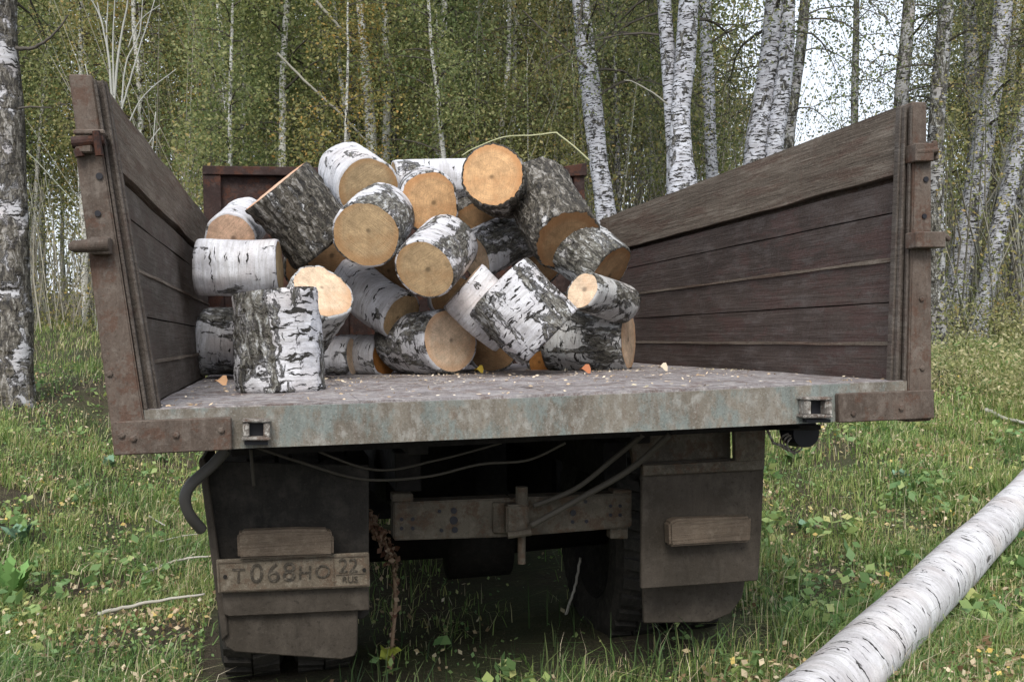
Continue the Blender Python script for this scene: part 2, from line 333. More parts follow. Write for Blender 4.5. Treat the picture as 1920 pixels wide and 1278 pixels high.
# ------------------------------------------------------------------ truck
TR = Vector((0, 1.3, -1.12))
truck = empty('tipper_truck', TR, 'muddy brown tipper truck seen from behind, tailgate off, with birch logs on its bed', 'truck')
def part(mb, name, mat, parent=truck, **k): return mb.build(name, mat, parent, off=(TR if parent is truck else None), **k)
def sub(mb, name, mat, parent, **k): return mb.build(name, mat, parent, off=TR, **k)      # children of parts built at truck origin
CN = {-1: [Vector((-1.165,0,.001)), Vector((-1.272,0,.898)), Vector((-1.18,3.13,0)), Vector((-1.188,3.13,.88))],
       1: [Vector((1.167,0,-.005)), Vector((1.213,0,.899)), Vector((1.18,3.13,0)), Vector((1.187,3.13,.886))]}
OUT = {-1: [Vector((-1.240,0,-.111)), Vector((-1.336,0,.901))], 1: [Vector((1.249,0,-.126)), Vector((1.272,0,.913))]}
def wp(sd, s, t):
    a, b, c, d = CN[sd]; return (a.lerp(b, t)).lerp(c.lerp(d, t), s)
def board(mb, sd, t0, t1, s0, s1, th, inset, seed, n=40, jag=.0015, lip=0):
    base = len(mb.V)
    for i in range(n+1):
        s = s0+(s1-s0)*i/n
        j0 = jag*noise.noise(Vector((s*9, seed, 0))); j1 = jag*noise.noise(Vector((s*9, seed, 5))); w_ = .004*noise.noise(Vector((s*5, seed, 9)))
        lo, hi = wp(sd, s, t0)+Vector((0, 0, j0)), wp(sd, s, t1)+Vector((0, 0, j1))
        i0 = Vector((sd*(inset+w_), 0, 0)); i1 = Vector((sd*(inset+th), 0, 0))
        mb.V += [lo+i0, hi+i0, hi+i1, lo+i1]
    for i in range(n):
        q = base+4*i
        for k in range(4):
            k2 = (k+1) % 4; f = (q+k, q+k2, q+4+k2, q+4+k); mb.F.append(f if sd < 0 else tuple(reversed(f)))
    mb.F.append((base, base+3, base+2, base+1)); e = base+4*n; mb.F.append((e, e+1, e+2, e+3))
for sd in (-1, 1):
    mb = MB(); cuts = [0, .137, .29, .447, .62, .735]
    for i in range(5):
        board(mb, sd, cuts[i]+.002, cuts[i+1]-.003, .018, 1, .03, .004+.002*(i % 2), i+sd*7)
    wall = part(mb, 'side_panel', M_sideL if sd < 0 else M_sideR)
    if sd > 0: wall['label'] = 'dark maroon boards of the right side'
    mb = MB(); board(mb, sd, .755, 1.0, .018, 1, .045, -.010, sd*3+30, n=70, jag=.008)
    sub(mb, 'top_board', M_top, wall)
    mb = MB()                                                       # dull weld ridges on the seams
    for i, t in enumerate(cuts[1:5]):
        if i % 2 == 0: board(mb, sd, t-.006, t+.006, .02, 1, .02, -.002, i+50+sd, jag=.004)
    sub(mb, 'seam_strip', M_beam if False else M_top, wall)
    mb = MB()                                                       # backing added so no light leaks, outer ribs
    board(mb, sd, -.10, .90, .012, 1, .008, .037, 80+sd, n=4, jag=0)
    for s in (.25, .5, .75, .985): 
        a, b = wp(sd, s, -.1), wp(sd, s, .97); e = Vector((sd*.05, 0, 0)); f = Vector((sd*.11, 0, 0)); y = Vector((0, .06, 0))
        mb.hexa([a+e, a+f, a+f+y, a+e+y, b+e, b+f, b+f+y, b+e+y])
    sub(mb, 'rib_and_light_backing', M_post, wall, bevel=.003)
    # rear post
    a, b = CN[sd][0], CN[sd][1]; oa, ob = OUT[sd]
    def pp(tz, u): return (a.lerp(b, tz)).lerp(Vector((oa.lerp(ob, (tz*.9+.111)/1.012))), u)
    def seg(mb, t0, t1, u0, u1, y0, y1):
        p = [pp(t0,u0), pp(t0,u1), pp(t0,u1), pp(t0,u0), pp(t1,u0), pp(t1,u1), pp(t1,u1), pp(t1,u0)]
        ys = [y0, y0, y1, y1]*2; zz = [a.lerp(b, t0).z]*4+[a.lerp(b, t1).z]*4
        q = [Vector((v.x, yy, z)) for v, yy, z in zip(p, ys, zz)]
        if sd < 0: q = [q[1], q[0], q[3], q[2], q[5], q[4], q[7], q[6]]
        mb.hexa(q)
    mb = MB(); seg(mb, -.125 if sd < 0 else -.14, .80, 0, 1, -.012, .075)
    post = part(mb, 'rear_post', M_post, bevel=.004, seg=2)
    mb = MB(); seg(mb, .80, 1.004, 0.0 if sd < 0 else .0, .92, .004, .07); sub(mb, 'post_cap', M_post, post, bevel=.004)
    mb = MB(); seg(mb, 0.0, .99, -.14, -.02, -.002, .012); seg(mb, 0.0, .99, -.42, -.30, .006, .022); seg(mb, 0, .99, -.5, -.02, .024, .05)
    sub(mb, 'post_channel', M_sideL, post, bevel=.002)
def rbox(mb, x0, y0, x1, y1, Y, dep):                                # box facing the rear, its outline given on the plane y = Y
    p = onY(x0, y1, Y); q = onY(x1, y1, Y); r_ = onY(x1, y0, Y); s_ = onY(x0, y0, Y); d = Vector((0, dep, 0))
    mb.hexa([p, q, q+d, p+d, s_, r_, r_+d, s_+d])
def disc(mb, px, py, Y, r, n=14):
    c = onY(px, py, Y); b = len(mb.V)
    for k in range(n): th = 2*math.pi*k/n; mb.V.append(c+Vector((r*math.cos(th), 0, r*math.sin(th))))
    mb.F.append(tuple(range(b, b+n)))
    b2 = len(mb.V); mb.V += [v+Vector((0, .004, 0)) for v in mb.V[b:b+n]]
    for k in range(n): k2 = (k+1) % n; mb.F.append((b+k2, b+k, b2+k, b2+k2))
# left post fittings
mb = MB(); rbox(mb, 137, 242, 196, 252, -.045, .06); rbox(mb, 140, 252, 172, 286, -.04, .05); part(mb, 'hinge_bracket', M_post, bevel=.004)
mb = MB(); mb.tube([onY(135, 268, -.03), onY(196, 262, -.03)], .016, 12); mb.tube([onY(180, 246, -.05), onY(186, 292, -.05)], .010, 8); mb.tube([onY(146, 280, -.03), onY(150, 294, -.03)], .012, 8)
part(mb, 'hinge_pin', M_head, smooth=False)
mb = MB(); p0, p1 = onY(128, 463, -.05), onY(205, 458, -.05)
mb.tube([p0, p0.lerp(p1, .12), p0.lerp(p1, .5), p1], [.008, .016, .019, .020], 10); rbox(mb, 168, 444, 206, 476, -.055, .06)
part(mb, 'locking_lever', M_post, bevel=.003)
for q in ((183,400,-.0175,.008),(1734,405,-.0175,.008),(1737,336,-.0175,.009),(186,330,-.0175,.009)): mb = MB(); disc(mb, *q); part(mb, 'painted_bolt_hole', M_black)  # flat black discs stand in for the dark inside bolt holes
# right post fittings
mb = MB(); rbox(mb, 1718, 268, 1752, 302, -.04, .06); mb.tube([onY(1716, 285, -.03), onY(1757, 282, -.03)], .013, 10); mb.tube([onY(1752, 264, -.02), onY(1755, 300, -.02)], .010, 8)
part(mb, 'hinge_bracket', M_post, bevel=.003)
mb = MB(); rbox(mb, 1718, 434, 1774, 464, -.055, .06); mb.tube([onY(1770, 442, -.02), onY(1780, 449, -.02)], .011, 8); part(mb, 'locking_lever', M_post, bevel=.003)
for (x, y, Y) in ((205,700,-.014),(228,815,-.032),(250,822,-.032),(330,815,-.032),(415,806,-.032),(1728,560,-.014),(1729,690,-.014),(1600,775,-.032),(1690,765,-.032)):
    c = onY(x, y, Y); mb = MB(); mb.lathe([(.004, .0095), (-.004, .0090), (-.006, .005), (-.006, 0)], c, 'y', 6); part(mb, 'bolt_head', M_post if Y != -.006 else M_bare)
# floor and beam
mb = MB(); n = 36
for i in range(n):
    y0, y1 = .0+3.16*i/n, 3.16*(i+1)/n-.0
for k in range(4):                                                   # bed planks running front to rear, narrow gaps
    x0 = -1.165+2.33*k/4; x1 = -1.165+2.33*(k+1)/4-.0015; base = len(mb.V)
    for i in range(n+1):
        y = .004+3.16*i/n; z = .002+.004*noise.noise(Vector((k*3.1, y*2, 0))); mb.V += [Vector((x0, y, z)), Vector((x1, y, z+.002*noise.noise(Vector((k, y*3, 2))))), Vector((x1, y, z-.03)), Vector((x0, y, z-.03))]
    for i in range(n):
        q = base+4*i
        for c in range(4): mb.F.append((q+(c+1) % 4, q+c, q+4+c, q+4+(c+1) % 4))
    mb.F.append((base, base+1, base+2, base+3))
part(mb, 'bed_floor', M_floor)
mb = MB(); N = 40; base = 0
for i in range(N+1):
    x = -1.163+2.328*i/N; dz = -.012*math.sin(math.pi*i/N)+.002*noise.noise(Vector((x*4, 0, 0))); dy = .004*noise.noise(Vector((x*3, 7, 0)))
    zt = .000+dz*.6; zb = -.114-.006*i/N+dz*.3
    mb.V += [Vector((x, dy-.004, zt)), Vector((x, dy-.004, zb)), Vector((x, .10, zb)), Vector((x, .0+.002, zt+.001))]
for i in range(N):
    q = 4*i
    for c in range(4): mb.F.append((q+c, q+(c+1) % 4, q+4+(c+1) % 4, q+4+c))
mb.F += [(0, 3, 2, 1), (4*N, 4*N+1, 4*N+2, 4*N+3)]
beam = part(mb, 'rear_beam', M_beam)
mb = MB(); mb.box(-1.238, -.935, -.030, -.006, -.116, -.026); part(mb, 'corner_rail', M_post, bevel=.003)
mb = MB(); mb.box(.905, 1.247, -.030, -.006, -.122, -.030); part(mb, 'corner_rail', M_post, bevel=.003)
for (x0, y0, x1, y1) in ((453, 786, 507, 832), (1507, 744, 1562, 790)):
    mb = MB(); Y = -.045; w_, h_ = x1-x0, y1-y0
    rbox(mb, x0, y0, x1, y0+h_*.13, Y-.004, .05); rbox(mb, x0+w_*.04, y0+h_*.14, x0+w_*.26, y0+h_*.72, Y, .04); rbox(mb, x1-w_*.24, y0+h_*.14, x1-w_*.02, y0+h_*.72, Y, .04)
    rbox(mb, x0, y0+h_*.72, x1, y0+h_*.86, Y-.006, .05)
    s_ = part(mb, 'latch_socket', M_bare, bevel=.003, seg=2)
    mb = MB(); rbox(mb, x0+w_*.27, y0+h_*.14, x1-w_*.25, y0+h_*.72, -.012, .006); rbox(mb, x0+w_*.1, y0+h_*.9, x1-w_*.08, y0+h_*1.04, -.03, .03)
    sub(mb, 'painted_socket_hole', M_black, s_)  # black filling stands in for the shade inside the socket hole
# headboard
mb = MB(); HX0, HX1 = -1.205, 1.095; zt = 1.195
mb.box(HX0+.03, HX1-.03, 3.215, 3.235, -.02, 1.17); hb = part(mb, 'headboard', M_head)
mb = MB(); mb.box(HX0, HX0+.10, 3.17, 3.25, -.02, zt-.05); mb.box(HX1-.07, HX1, 3.17, 3.25, -.02, zt+.0); mb.box(HX0, HX0+1.7, 3.16, 3.26, zt-.052, zt)
mb.box(HX0+1.695, HX1-.10, 3.165, 3.26, zt-.05, zt+.014); mb.hexa([(HX1-.25,3.15,zt-.045),(HX1+.01,3.15,zt-.03),(HX1+.01,3.262,zt-.03),(HX1-.25,3.262,zt-.045),(HX1-.25,3.15,zt+.008),(HX1+.01,3.15,zt+.05),(HX1+.01,3.262,zt+.05),(HX1-.25,3.262,zt+.008)])
for x in (-.45, .35): mb.box(x, x+.06, 3.19, 3.24, 0, zt-.055)
sub(mb, 'headboard_frame', M_head, hb, bevel=.004)
# chassis under the bed
for x in (-.42, .34):
    mb = MB(); mb.box(x, x+.09, .62, 4.9, -.36, -.22); part(mb, 'chassis_rail', M_dark, bevel=.004)
    mb = MB(); mb.box(x+.01, x+.08, .35, 3.2, -.20, -.125); part(mb, 'bed_subframe', M_dark, bevel=.004)
for y in (.30, .9, 1.7, 2.5): mb = MB(); mb.box(-.95, .95, y, y+.07, -.17, -.035); part(mb, 'bed_crossmember', M_dark)
# tow beam
L0, L1 = onY(738, 942, .5), onY(738, 1013, .5); R0, R1 = onY(1185, 924, .5), onY(1185, 988, .5); mid = .45
ct, cb = onY(900, 935, .5), onY(960, 1006, .5)
mb = MB(); D_ = Vector((0, .09, 0))
mb.hexa([L1, cb, cb+D_, L1+D_, L0, onY(960, 933, .5), onY(960, 933, .5)+D_, L0+D_]); mb.hexa([cb, R1, R1+D_, cb+D_, onY(960, 933, .5), R0, R0+D_, onY(960, 933, .5)+D_])
tb = part(mb, 'tow_beam', M_chas, bevel=.005, seg=2)
mb = MB()
HO = []
for (x, y) in ((753,973),(774,973),(753,990),(774,990),(824,958),(828,994),(1076,945),(1074,978),(1098,940),(1100,977),(1145,948),(1163,948),(1145,965),(1163,965)): HO.append((x, y, .0065))
for (x, y) in ((851,957),(851,975),(853,993),(1075,961)): HO.append((x, y, .0105 if y != 975 else .014))
for x, y, q in HO: mb = MB(); disc(mb, x, y, .4965, q); sub(mb, 'painted_bolt_hole', M_black, tb)  # beam is uncut, black discs paint the darkness of its holes
for q in ((925,942,950,1000,.485,.03),(1145,985,1178,1010,.52,.05),(735,925,775,941,.5,.06),(1150,918,1185,926,.5,.06)): mb = MB(); rbox(mb, *q); sub(mb, 'beam_bracket', M_chas, tb, bevel=.004)
mb = MB(); rbox(mb, 950, 946, 992, 1002, .44, .09)
th = part(mb, 'tow_bracket', M_chas, bevel=.006, seg=2)
mb = MB(); mb.tube([onY(978, 912, .47), onY(978, 946, .47), onY(978, 947, .47), onY(978, 1056, .47)], [.021, .021, .0135, .0135], 12); sub(mb, 'tow_pin', M_chas, th)
mb = MB(); mb.tube([onY(952, 1003, .43), onY(995, 997, .43)], .012, 10); sub(mb, 'cross_pin', M_chas, th)
def sag(mb, pts, r, Y, n=10):
    P = [onY(x, y, yy) for (x, y, yy) in [(q[0], q[1], q[2] if len(q) > 2 else Y) for q in pts]]
    out = []
    for i in range(len(P)-1):
        a0 = P[max(i-1, 0)]; a, b = P[i], P[i+1]; b1 = P[min(i+2, len(P)-1)]
        for k in range(n):
            t = k/n; out.append(.5*((2*a)+(-a0+b)*t+(2*a0-5*a+4*b-b1)*t*t+(-a0+3*a-3*b+b1)*t**3))
    out.append(P[-1]); mb.tube(out, r, 8)
for pts, r in (([(995,985,.42),(1085,935,.4),(1180,880,.35),(1255,815,.25)], .011), ([(1000,948,.45),(1080,915,.45),(1150,860,.4),(1205,815,.3)], .009),
               ([(480,838,.3),(560,865,.3),(680,898,.35),(800,893,.4),(900,870,.4),(990,862,.4),(1060,830,.35)], .0045), ([(560,830,.3),(700,880,.35),(820,862,.4),(940,830,.4)], .004), ([(470,842,.28),(476,910,.3)], .005)):
    mb = MB(); sag(mb, pts, r, .4); part(mb, 'hanging_cable', M_cable, smooth=True)
mb = MB(); sag(mb, [(425,842,.2),(398,872,.2),(358,908,.18),(347,935,.18),(356,965,.2),(378,992,.25)], .017, .2); part(mb, 'bent_pipe', M_hose, smooth=True)
# mud flaps
def poly(mb, pts, Y, dep): 
    q = [onY(x, y, Y) for x, y in pts]; mb.prism([(v.x, v.z) for v in q], Y, Y+dep)
mb = MB(); poly(mb, [(372,862),(470,866),(692,872),(692,1150),(680,1160),(425,1160),(405,1100),(385,960)], .36, .02)
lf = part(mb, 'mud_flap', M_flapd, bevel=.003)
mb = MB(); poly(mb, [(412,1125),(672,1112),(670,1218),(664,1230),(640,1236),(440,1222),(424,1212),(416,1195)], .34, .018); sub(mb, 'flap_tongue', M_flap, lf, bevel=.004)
mb = MB(); poly(mb, [(414,1106),(692,1098),(693,1144),(430,1156),(420,1152)], .312, .025); sub(mb, 'flap_strip', M_flap, lf, bevel=.004)
mb = MB(); poly(mb, [(372,862),(384,858),(420,1105),(428,1190),(416,1200),(404,1110)], .325, .45); sub(mb, 'fender_edge', M_flap, lf, bevel=.004)
mb = MB(); poly(mb, [(444,1003),(452,996),(560,992),(616,993),(626,1003),(626,1042),(446,1048)], .255, .055); part(mb, 'wooden_block', M_blk, bevel=.008, seg=2)
# plate
mb = MB(); poly(mb, [(405,1049),(692,1035),(694,1100),(409,1112)], .285, .01); pl = part(mb, 'number_plate', M_plate, bevel=.003)
mb = MB()
def strip(x0, y0, x1, y1, w_): 
    a, b = onY(x0, y0, .281), onY(x1, y1, .281); d = (b-a).normalized(); nn = Vector((-d.z, 0, d.x))*w_; y = Vector((0, .004, 0))
    mb.hexa([a-nn, b-nn, b-nn+y, a-nn+y, a+nn, b+nn, b+nn+y, a+nn+y])
for s_ in ((408,1055,689,1041),(411,1108,690,1096),(409,1056,412,1107),(688,1042,690,1095),(625,1044,627,1098)): strip(*s_, .0013)
strip(630,1077,686,1074, .0008)
sub(mb, 'plate_rim', M_blk, pl)
def text(body, px, py, h, Y, mat, parent, sx=1., slope=-.049):
    cu = bpy.data.curves.new('lettering', 'FONT'); cu.body = body; cu.size = h; cu.extrude = .0012; cu.align_x = 'CENTER'; cu.align_y = 'CENTER'
    tmp = bpy.data.objects.new('lettering_source', cu); col.objects.link(tmp)
    bpy.context.view_layer.update(); dg = bpy.context.evaluated_depsgraph_get(); me = bpy.data.meshes.new_from_object(tmp.evaluated_get(dg))
    col.objects.unlink(tmp); bpy.data.objects.remove(tmp); bpy.data.curves.remove(cu)
    c = onY(px, py, Y); me.transform(Matrix.Translation(c-TR) @ Matrix.Rotation(-slope, 4, 'Y') @ Matrix.Rotation(R(90), 4, 'X') @ Matrix.Scale(sx, 4, (1, 0, 0)))
    me.materials.clear(); me.materials.append(mat); o = bpy.data.objects.new('plate_lettering', me); col.objects.link(o); o.parent = parent; return o
for ch, x, y, h in (('T', 447, 1080, .062), ('0', 481, 1076, .082), ('6', 513, 1075, .082), ('8', 542, 1073, .082), ('H', 572, 1074, .058), ('O', 605, 1072, .058)):
    text(ch, x, y, h, .2815, M_let, pl, 1.05)
text('22', 653, 1061, .062, .2815, M_let, pl, 1.0); text('RUS', 656, 1086, .028, .2815, M_let, pl, 1.0)
for q in ((422,1081),(683,1068)): mb = MB(); disc(mb, *q, .2805, .006); sub(mb, 'plate_bolt', M_dark, pl)
# right flap
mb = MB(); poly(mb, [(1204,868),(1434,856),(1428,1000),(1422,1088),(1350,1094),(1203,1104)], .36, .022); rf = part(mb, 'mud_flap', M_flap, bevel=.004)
mb = MB(); poly(mb, [(1206,872),(1434,860),(1434,880),(1206,892)], .335, .02); poly(mb, [(1378,806),(1436,802),(1434,862),(1380,866)], .33, .03); poly(mb, [(1180,815),(1370,806),(1370,866),(1190,876)], .42, .03); sub(mb, 'flap_bracket', M_chas, rf, bevel=.003)
mb = MB(); poly(mb, [(1206,1090),(1398,1086),(1392,1120),(1370,1150),(1330,1166),(1208,1168)], .50, .02); sub(mb, 'flap_tongue', M_flap, rf, bevel=.004)
mb = MB(); poly(mb, [(1255,980),(1270,973),(1408,968),(1410,975),(1408,1016),(1257,1025)], .30, .055); part(mb, 'wooden_block', M_blk, bevel=.008, seg=2)
# tail lamp unit right
mb = MB(); mb.lathe([(-.0, .0), (0, .05), (.09, .055), (.12, .04), (.12, 0)], onY(1512, 812, .32), 'y', 18); tl = part(mb, 'tail_lamp', M_black, smooth=False)
mb = MB(); c = onY(1478, 828, .35)
for q in range(3):
    mb.tube([c+Vector((.03*math.cos(th)+.006*q, -.012*q, .028*math.sin(th)-.004*q)) for th in [k*.45+q for k in range(13)]], .0035, 6)
mb.tube([onY(1436, 800, .35), onY(1450, 830, .33), onY(1476, 838, .34), onY(1490, 850, .35)], .005, 6); sub(mb, 'lamp_wire', M_bare, tl)
mb = MB(); rbox(mb, 1430, 796, 1540, 806, .3, .15); sub(mb, 'lamp_bracket', M_dark, tl, bevel=.003)
# wheels
def wheel(x, y, rr, wd):
    z = -1.12+rr-.03; t = .5*wd; root = None
    mb = MB(); mb.lathe([(-t*.8, rr*.62), (-t, rr*.72), (-t, rr*.9), (-t*.8, rr*.985), (t*.8, rr*.985), (t, rr*.9), (t, rr*.72), (t*.8, rr*.62)], (x, y, z), 'x', 48)
    for k in range(36):
        th = 2*math.pi*k/36
        for s_ in (-1, 1):
            c = Vector((x+s_*t*.45, y+rr*.99*math.cos(th+.06*s_), z+rr*.99*math.sin(th+.06*s_))); u = Vector((0, -math.sin(th), math.cos(th)))*.022; v = Vector((0, math.cos(th), math.sin(th)))*.014; xx = Vector((t*.42, 0, 0)); k_ = u*.6*s_
            mb.hexa([c-u-xx-v+k_, c-u+xx-v-k_, c+u+xx-v-k_, c+u-xx-v+k_, c-u-xx+v+k_, c-u+xx+v-k_, c+u+xx+v-k_, c+u-xx+v+k_])
    wroot = part(mb, 'wheel', M_tyre)
    mb = MB(); mb.lathe([(-t*.8, rr*.62), (-t*.5, rr*.55), (-t*.2, rr*.3), (-t*.2, .0)], (x, y, z), 'x', 32); mb.lathe([(t*.8, rr*.62), (t*.5, rr*.55), (t*.2, rr*.3), (t*.2, .0)], (x, y, z), 'x', 32); sub(mb, 'rim', M_dark, wroot)
for x in (-.93, -.66, .60, .87): wheel(x, 1.35, .46, .23)
for x in (-.80, .80): wheel(x, 4.75, .46, .23)
mb = MB(); mb.tube([(-.6, 1.35, -.69), (-.14, 1.35, -.69), (-.13, 1.35, -.69), (.13, 1.35, -.69), (.14, 1.35, -.69), (.6, 1.35, -.69)], [.06, .07, .16, .16, .07, .06], 18); part(mb, 'rear_axle', M_dark, smooth=True)
mb = MB(); mb.tube([(-.82, 2.1, -.52), (-.82, 2.14, -.52), (-.82, 3.2, -.52), (-.82, 3.24, -.52)], [.20, .25, .25, .20], 20); part(mb, 'light_blocker_tank', M_dark, smooth=False)  # unseen tank added to keep side light off the underside
mb = MB(); mb.box(.55, 1.05, 2.1, 3.2, -.80, -.28); part(mb, 'light_blocker_box', M_dark, bevel=.02, seg=2)  # unseen box added to block light coming in from the right
mb = MB(); mb.hexa([(-.25,2.6,-.75),(.25,2.6,-.75),(.3,4.2,-.85),(-.3,4.2,-.85),(-.25,2.6,-.25),(.25,2.6,-.25),(.3,4.2,-.1),(-.3,4.2,-.1)]); part(mb, 'light_blocker_gearbox', M_dark, bevel=.04, seg=2)  # unseen mass added between the rails to darken the underside
mb = MB(); mb.box(-1.0, 1.0, 3.42, 3.47, -.95, -.3); part(mb, 'light_blocker_apron', M_dark)  # unseen sheet added below the cab to cut light under the bed
# cab (hidden by the bed from behind)
cy0 = 3.5
mb = MB(); mb.hexa([(-1.05,cy0,-.35),(1.05,cy0,-.35),(1.05,cy0+1.1,-.35),(-1.05,cy0+1.1,-.35),(-.95,cy0+.05,.88),(.95,cy0+.05,.88),(.95,cy0+.8,.88),(-.95,cy0+.8,.88)])
mb.hexa([(-.55,cy0+1.1,-.35),(.55,cy0+1.1,-.35),(.45,cy0+2.2,-.3),(-.45,cy0+2.2,-.3),(-.6,cy0+1.1,.3),(.6,cy0+1.1,.3),(.42,cy0+2.15,.15),(-.42,cy0+2.15,.15)]); cab = part(mb, 'cab', M_cab, bevel=.05, seg=3)
mb = MB(); mb.box(-.6,.6,cy0-.01,cy0+.035,.35,.75)
for s_ in (-1, 1): mb.hexa([(s_*1.02,cy0+.2,.3),(s_*1.035,cy0+.2,.3),(s_*1.035,cy0+.85,.3),(s_*1.02,cy0+.85,.3),(s_*.98,cy0+.2,.75),(s_*.995,cy0+.2,.75),(s_*.995,cy0+.72,.75),(s_*.98,cy0+.72,.75)])
sub(mb, 'cab_window', M_glass, cab)
for s_ in (-1, 1):
    mb = MB(); mb.lathe([(-.16, .56), (-.16, .50), (.16, .50), (.16, .56), (-.16, .56)], (s_*.80, 4.75, -.69), 'x', 32); sub(mb, 'front_fender', M_cab, cab)

# ------------------------------------------------------------------ firewood
LG = 'sawn birch logs piled on the truck bed'
def log(face, D1, back, D2, r, label, bk, ct, ecc=1., rot=0., seed=0, ctb=None, knob=.09, rough=.0):
    P1, P2 = at(*face, D1), at(*back, D2); ax = P2-P1; Ln = ax.length; z = ax.normalized()
    x = z.orthogonal().normalized(); y = z.cross(x); x, y = x*math.cos(rot)+y*math.sin(rot), -x*math.sin(rot)+y*math.cos(rot)
    root = empty('birch_log', P1, label, 'log', LG)
    mt = Matrix((x, y, z)).transposed().to_4x4(); root.rotation_euler = mt.to_euler()
    n, k = 72, 22; s0 = Vector((seed*3.7, seed*1.3, seed*5.1))
    def rad(th, s):
        c = Vector((math.cos(th), math.sin(th), 0)); b = r*(1+knob*noise.noise(c*.8+s0)+knob*.5*noise.noise(c*2.2+s0+Vector((0, 0, s*3))))
        b *= math.sqrt((ecc*c.x)**2+(c.y/ecc)**2)
        f = noise.noise(Vector((c.x*r*60, c.y*r*60, s*16))+s0); f2 = noise.noise(Vector((c.x*r*150, c.y*r*150, s*40))+s0)
        return b + .0015*f2 + (rough*.011*(abs(f)*2.2-.4)) + .001*f
    V, F = [], []
    ti, tj = rng.uniform(-.06, .06), rng.uniform(-.06, .06)
    def zoff(th, s, u=1):                                     # slightly slanted saw cuts
        q = s/Ln; return s + u*r*((1-q)*(ti*math.cos(th)+.04*math.sin(th)) + q*(tj*math.sin(th)))
    for i in range(k+1):
        s = Ln*i/k
        for j in range(n):
            th = 2*math.pi*j/n; q = rad(th, s)
            if i in (0, k): q -= .0035
            V.append((q*math.cos(th), q*math.sin(th), zoff(th, s)))
    for i in range(k):
        for j in range(n): a_ = i*n+j; b_ = i*n+(j+1) % n; F.append((a_, b_, b_+n, a_+n))
    # inner rim of the bark ring at both ends
    for e, (i, s) in enumerate(((0, 0.), (k, Ln))):
        b0 = len(V)
        for j in range(n):
            th = 2*math.pi*j/n; q = rad(th, s)-.0125; V.append((q*math.cos(th), q*math.sin(th), zoff(th, s)))
        for j in range(n):
            j2 = (j+1) % n; a_, b_ = i*n+j, i*n+j2; F.append((b0+j, b0+j2, b_, a_) if e == 0 else (a_, b_, b0+j2, b0+j))
    bend = rng.uniform(-.035, .035)*r*2; tp = rng.uniform(-.05, .05)
    def warp(v):
        q = v[2]/Ln; k_ = 1+tp*(q-.5); return (v[0]*k_+bend*math.sin(math.pi*max(0, min(1, q)))*2, v[1]*k_, v[2])
    V = [warp(v) for v in V]
    mk('bark', V, F, bk, root, smooth=True)
    for e, (s, mat_) in enumerate(((0., ct), (Ln, ctb or ct))):
        V, F = [(0, 0, s+(-.003 if e == 0 else .003))], []
        for ri in range(1, 7):
            for j in range(n):
                th = 2*math.pi*j/n; q = (rad(th, s)-.011)*ri/6; V.append((q*math.cos(th), q*math.sin(th), zoff(th, s, ri/6)+(-.002 if e == 0 else .002)*(1-.3*ri/6)+.0012*noise.noise(Vector((q*30*math.cos(th), q*30*math.sin(th), seed)))))
        for j in range(n): j2 = (j+1) % n; F.append((0, 1+j2, 1+j) if e == 0 else (0, 1+j, 1+j2))
        for ri in range(5):
            for j in range(n):
                j2 = (j+1) % n; a_ = 1+ri*n; q4 = (a_+j, a_+j2, a_+n+j2, a_+n+j); F.append(q4 if e == 0 else tuple(reversed(q4)))
        mk('cut_face', [warp(v) for v in V], F, mat_, root, smooth=True)
    return root
# 1 upright front log
log((526,736), 3.50, (515,546), 3.50, .151, 'log standing upright on its sawn end at the left front of the bed', B_mix, C_pale, seed=1, rot=.6, rough=.7)
log((524,500), 4.40, (372,500), 4.37, .125, 'smooth white log lying sideways against the left side panel', B_white, C_tan, seed=2, rot=1.)
log((432,447), 4.55, (462,412), 4.95, .118, 'log with half hidden pale face above the smooth white sideways log', B_white, C_pink, seed=3)
log((516,350), 4.50, (606,462), 4.61, .165, 'big dark fissured log tilted down to the right at upper left of the pile', B_rough, C_pink, seed=4, rough=1., ecc=1.04)
log((690,352), 4.80, (650,318), 5.22, .152, 'log with tan face and white bark at the top left of the pile', B_white, C_tan, seed=5)
log((688,438), 4.35, (722,398), 4.78, .145, 'log with big round tan face directly under the top left log', B_mid, C_tan, seed=6)
log((806,382), 4.72, (800,370), 5.15, .147, 'log with uneven orange face left of the topmost log', B_mid, C_or, seed=7, knob=.16)
log((738,342), 5.32, (880,338), 5.40, .118, 'white log lying crosswise behind the orange faces at the top', B_white, C_tan, seed=8)
log((924,328), 4.50, (955,358), 4.95, .143, 'topmost log with a large round orange face', B_rough, C_or, seed=9, rough=.5, knob=.03)
log((1064,452), 4.50, (1008,352), 4.86, .160, 'dark rough log leaning down to the right below the headboard end', B_rough, C_brown, seed=10, rough=.8)
log((1142,512), 4.50, (1050,448), 4.66, .142, 'grey lichened log at the right edge with a brown shaded face', B_grey, C_brown, seed=11, rough=.4)
log((796,505), 4.28, (842,455), 4.72, .135, 'log with tan face and small dark pith at the centre of the pile', B_mid, C_tan, seed=12, ecc=.94, knob=.03)
log((890,482), 4.90, (1000,432), 5.10, .125, 'white and grey log half hidden behind the centre of the pile', B_mid, C_pale, seed=13)
log((868,535), 4.58, (964,618), 4.60, .138, 'patchy white log with only the pale edge of its cut showing at centre', B_white, C_pale, seed=14)
log((934,538), 4.36, (1030,634), 4.36, .172, 'largest black and white log lying aslant at the lower centre', B_mix, C_pale, seed=15, rough=.5)
log((1092,546), 4.36, (1172,572), 4.66, .085, 'small thin log with a pale oval face near the right side panel', B_grey, C_pale, seed=16, ecc=.93)
log((1178,634), 4.78, (1030,632), 4.90, .152, 'log lying sideways on the bed floor at the right end of the pile', B_grey, C_pale, seed=17, rough=.3)
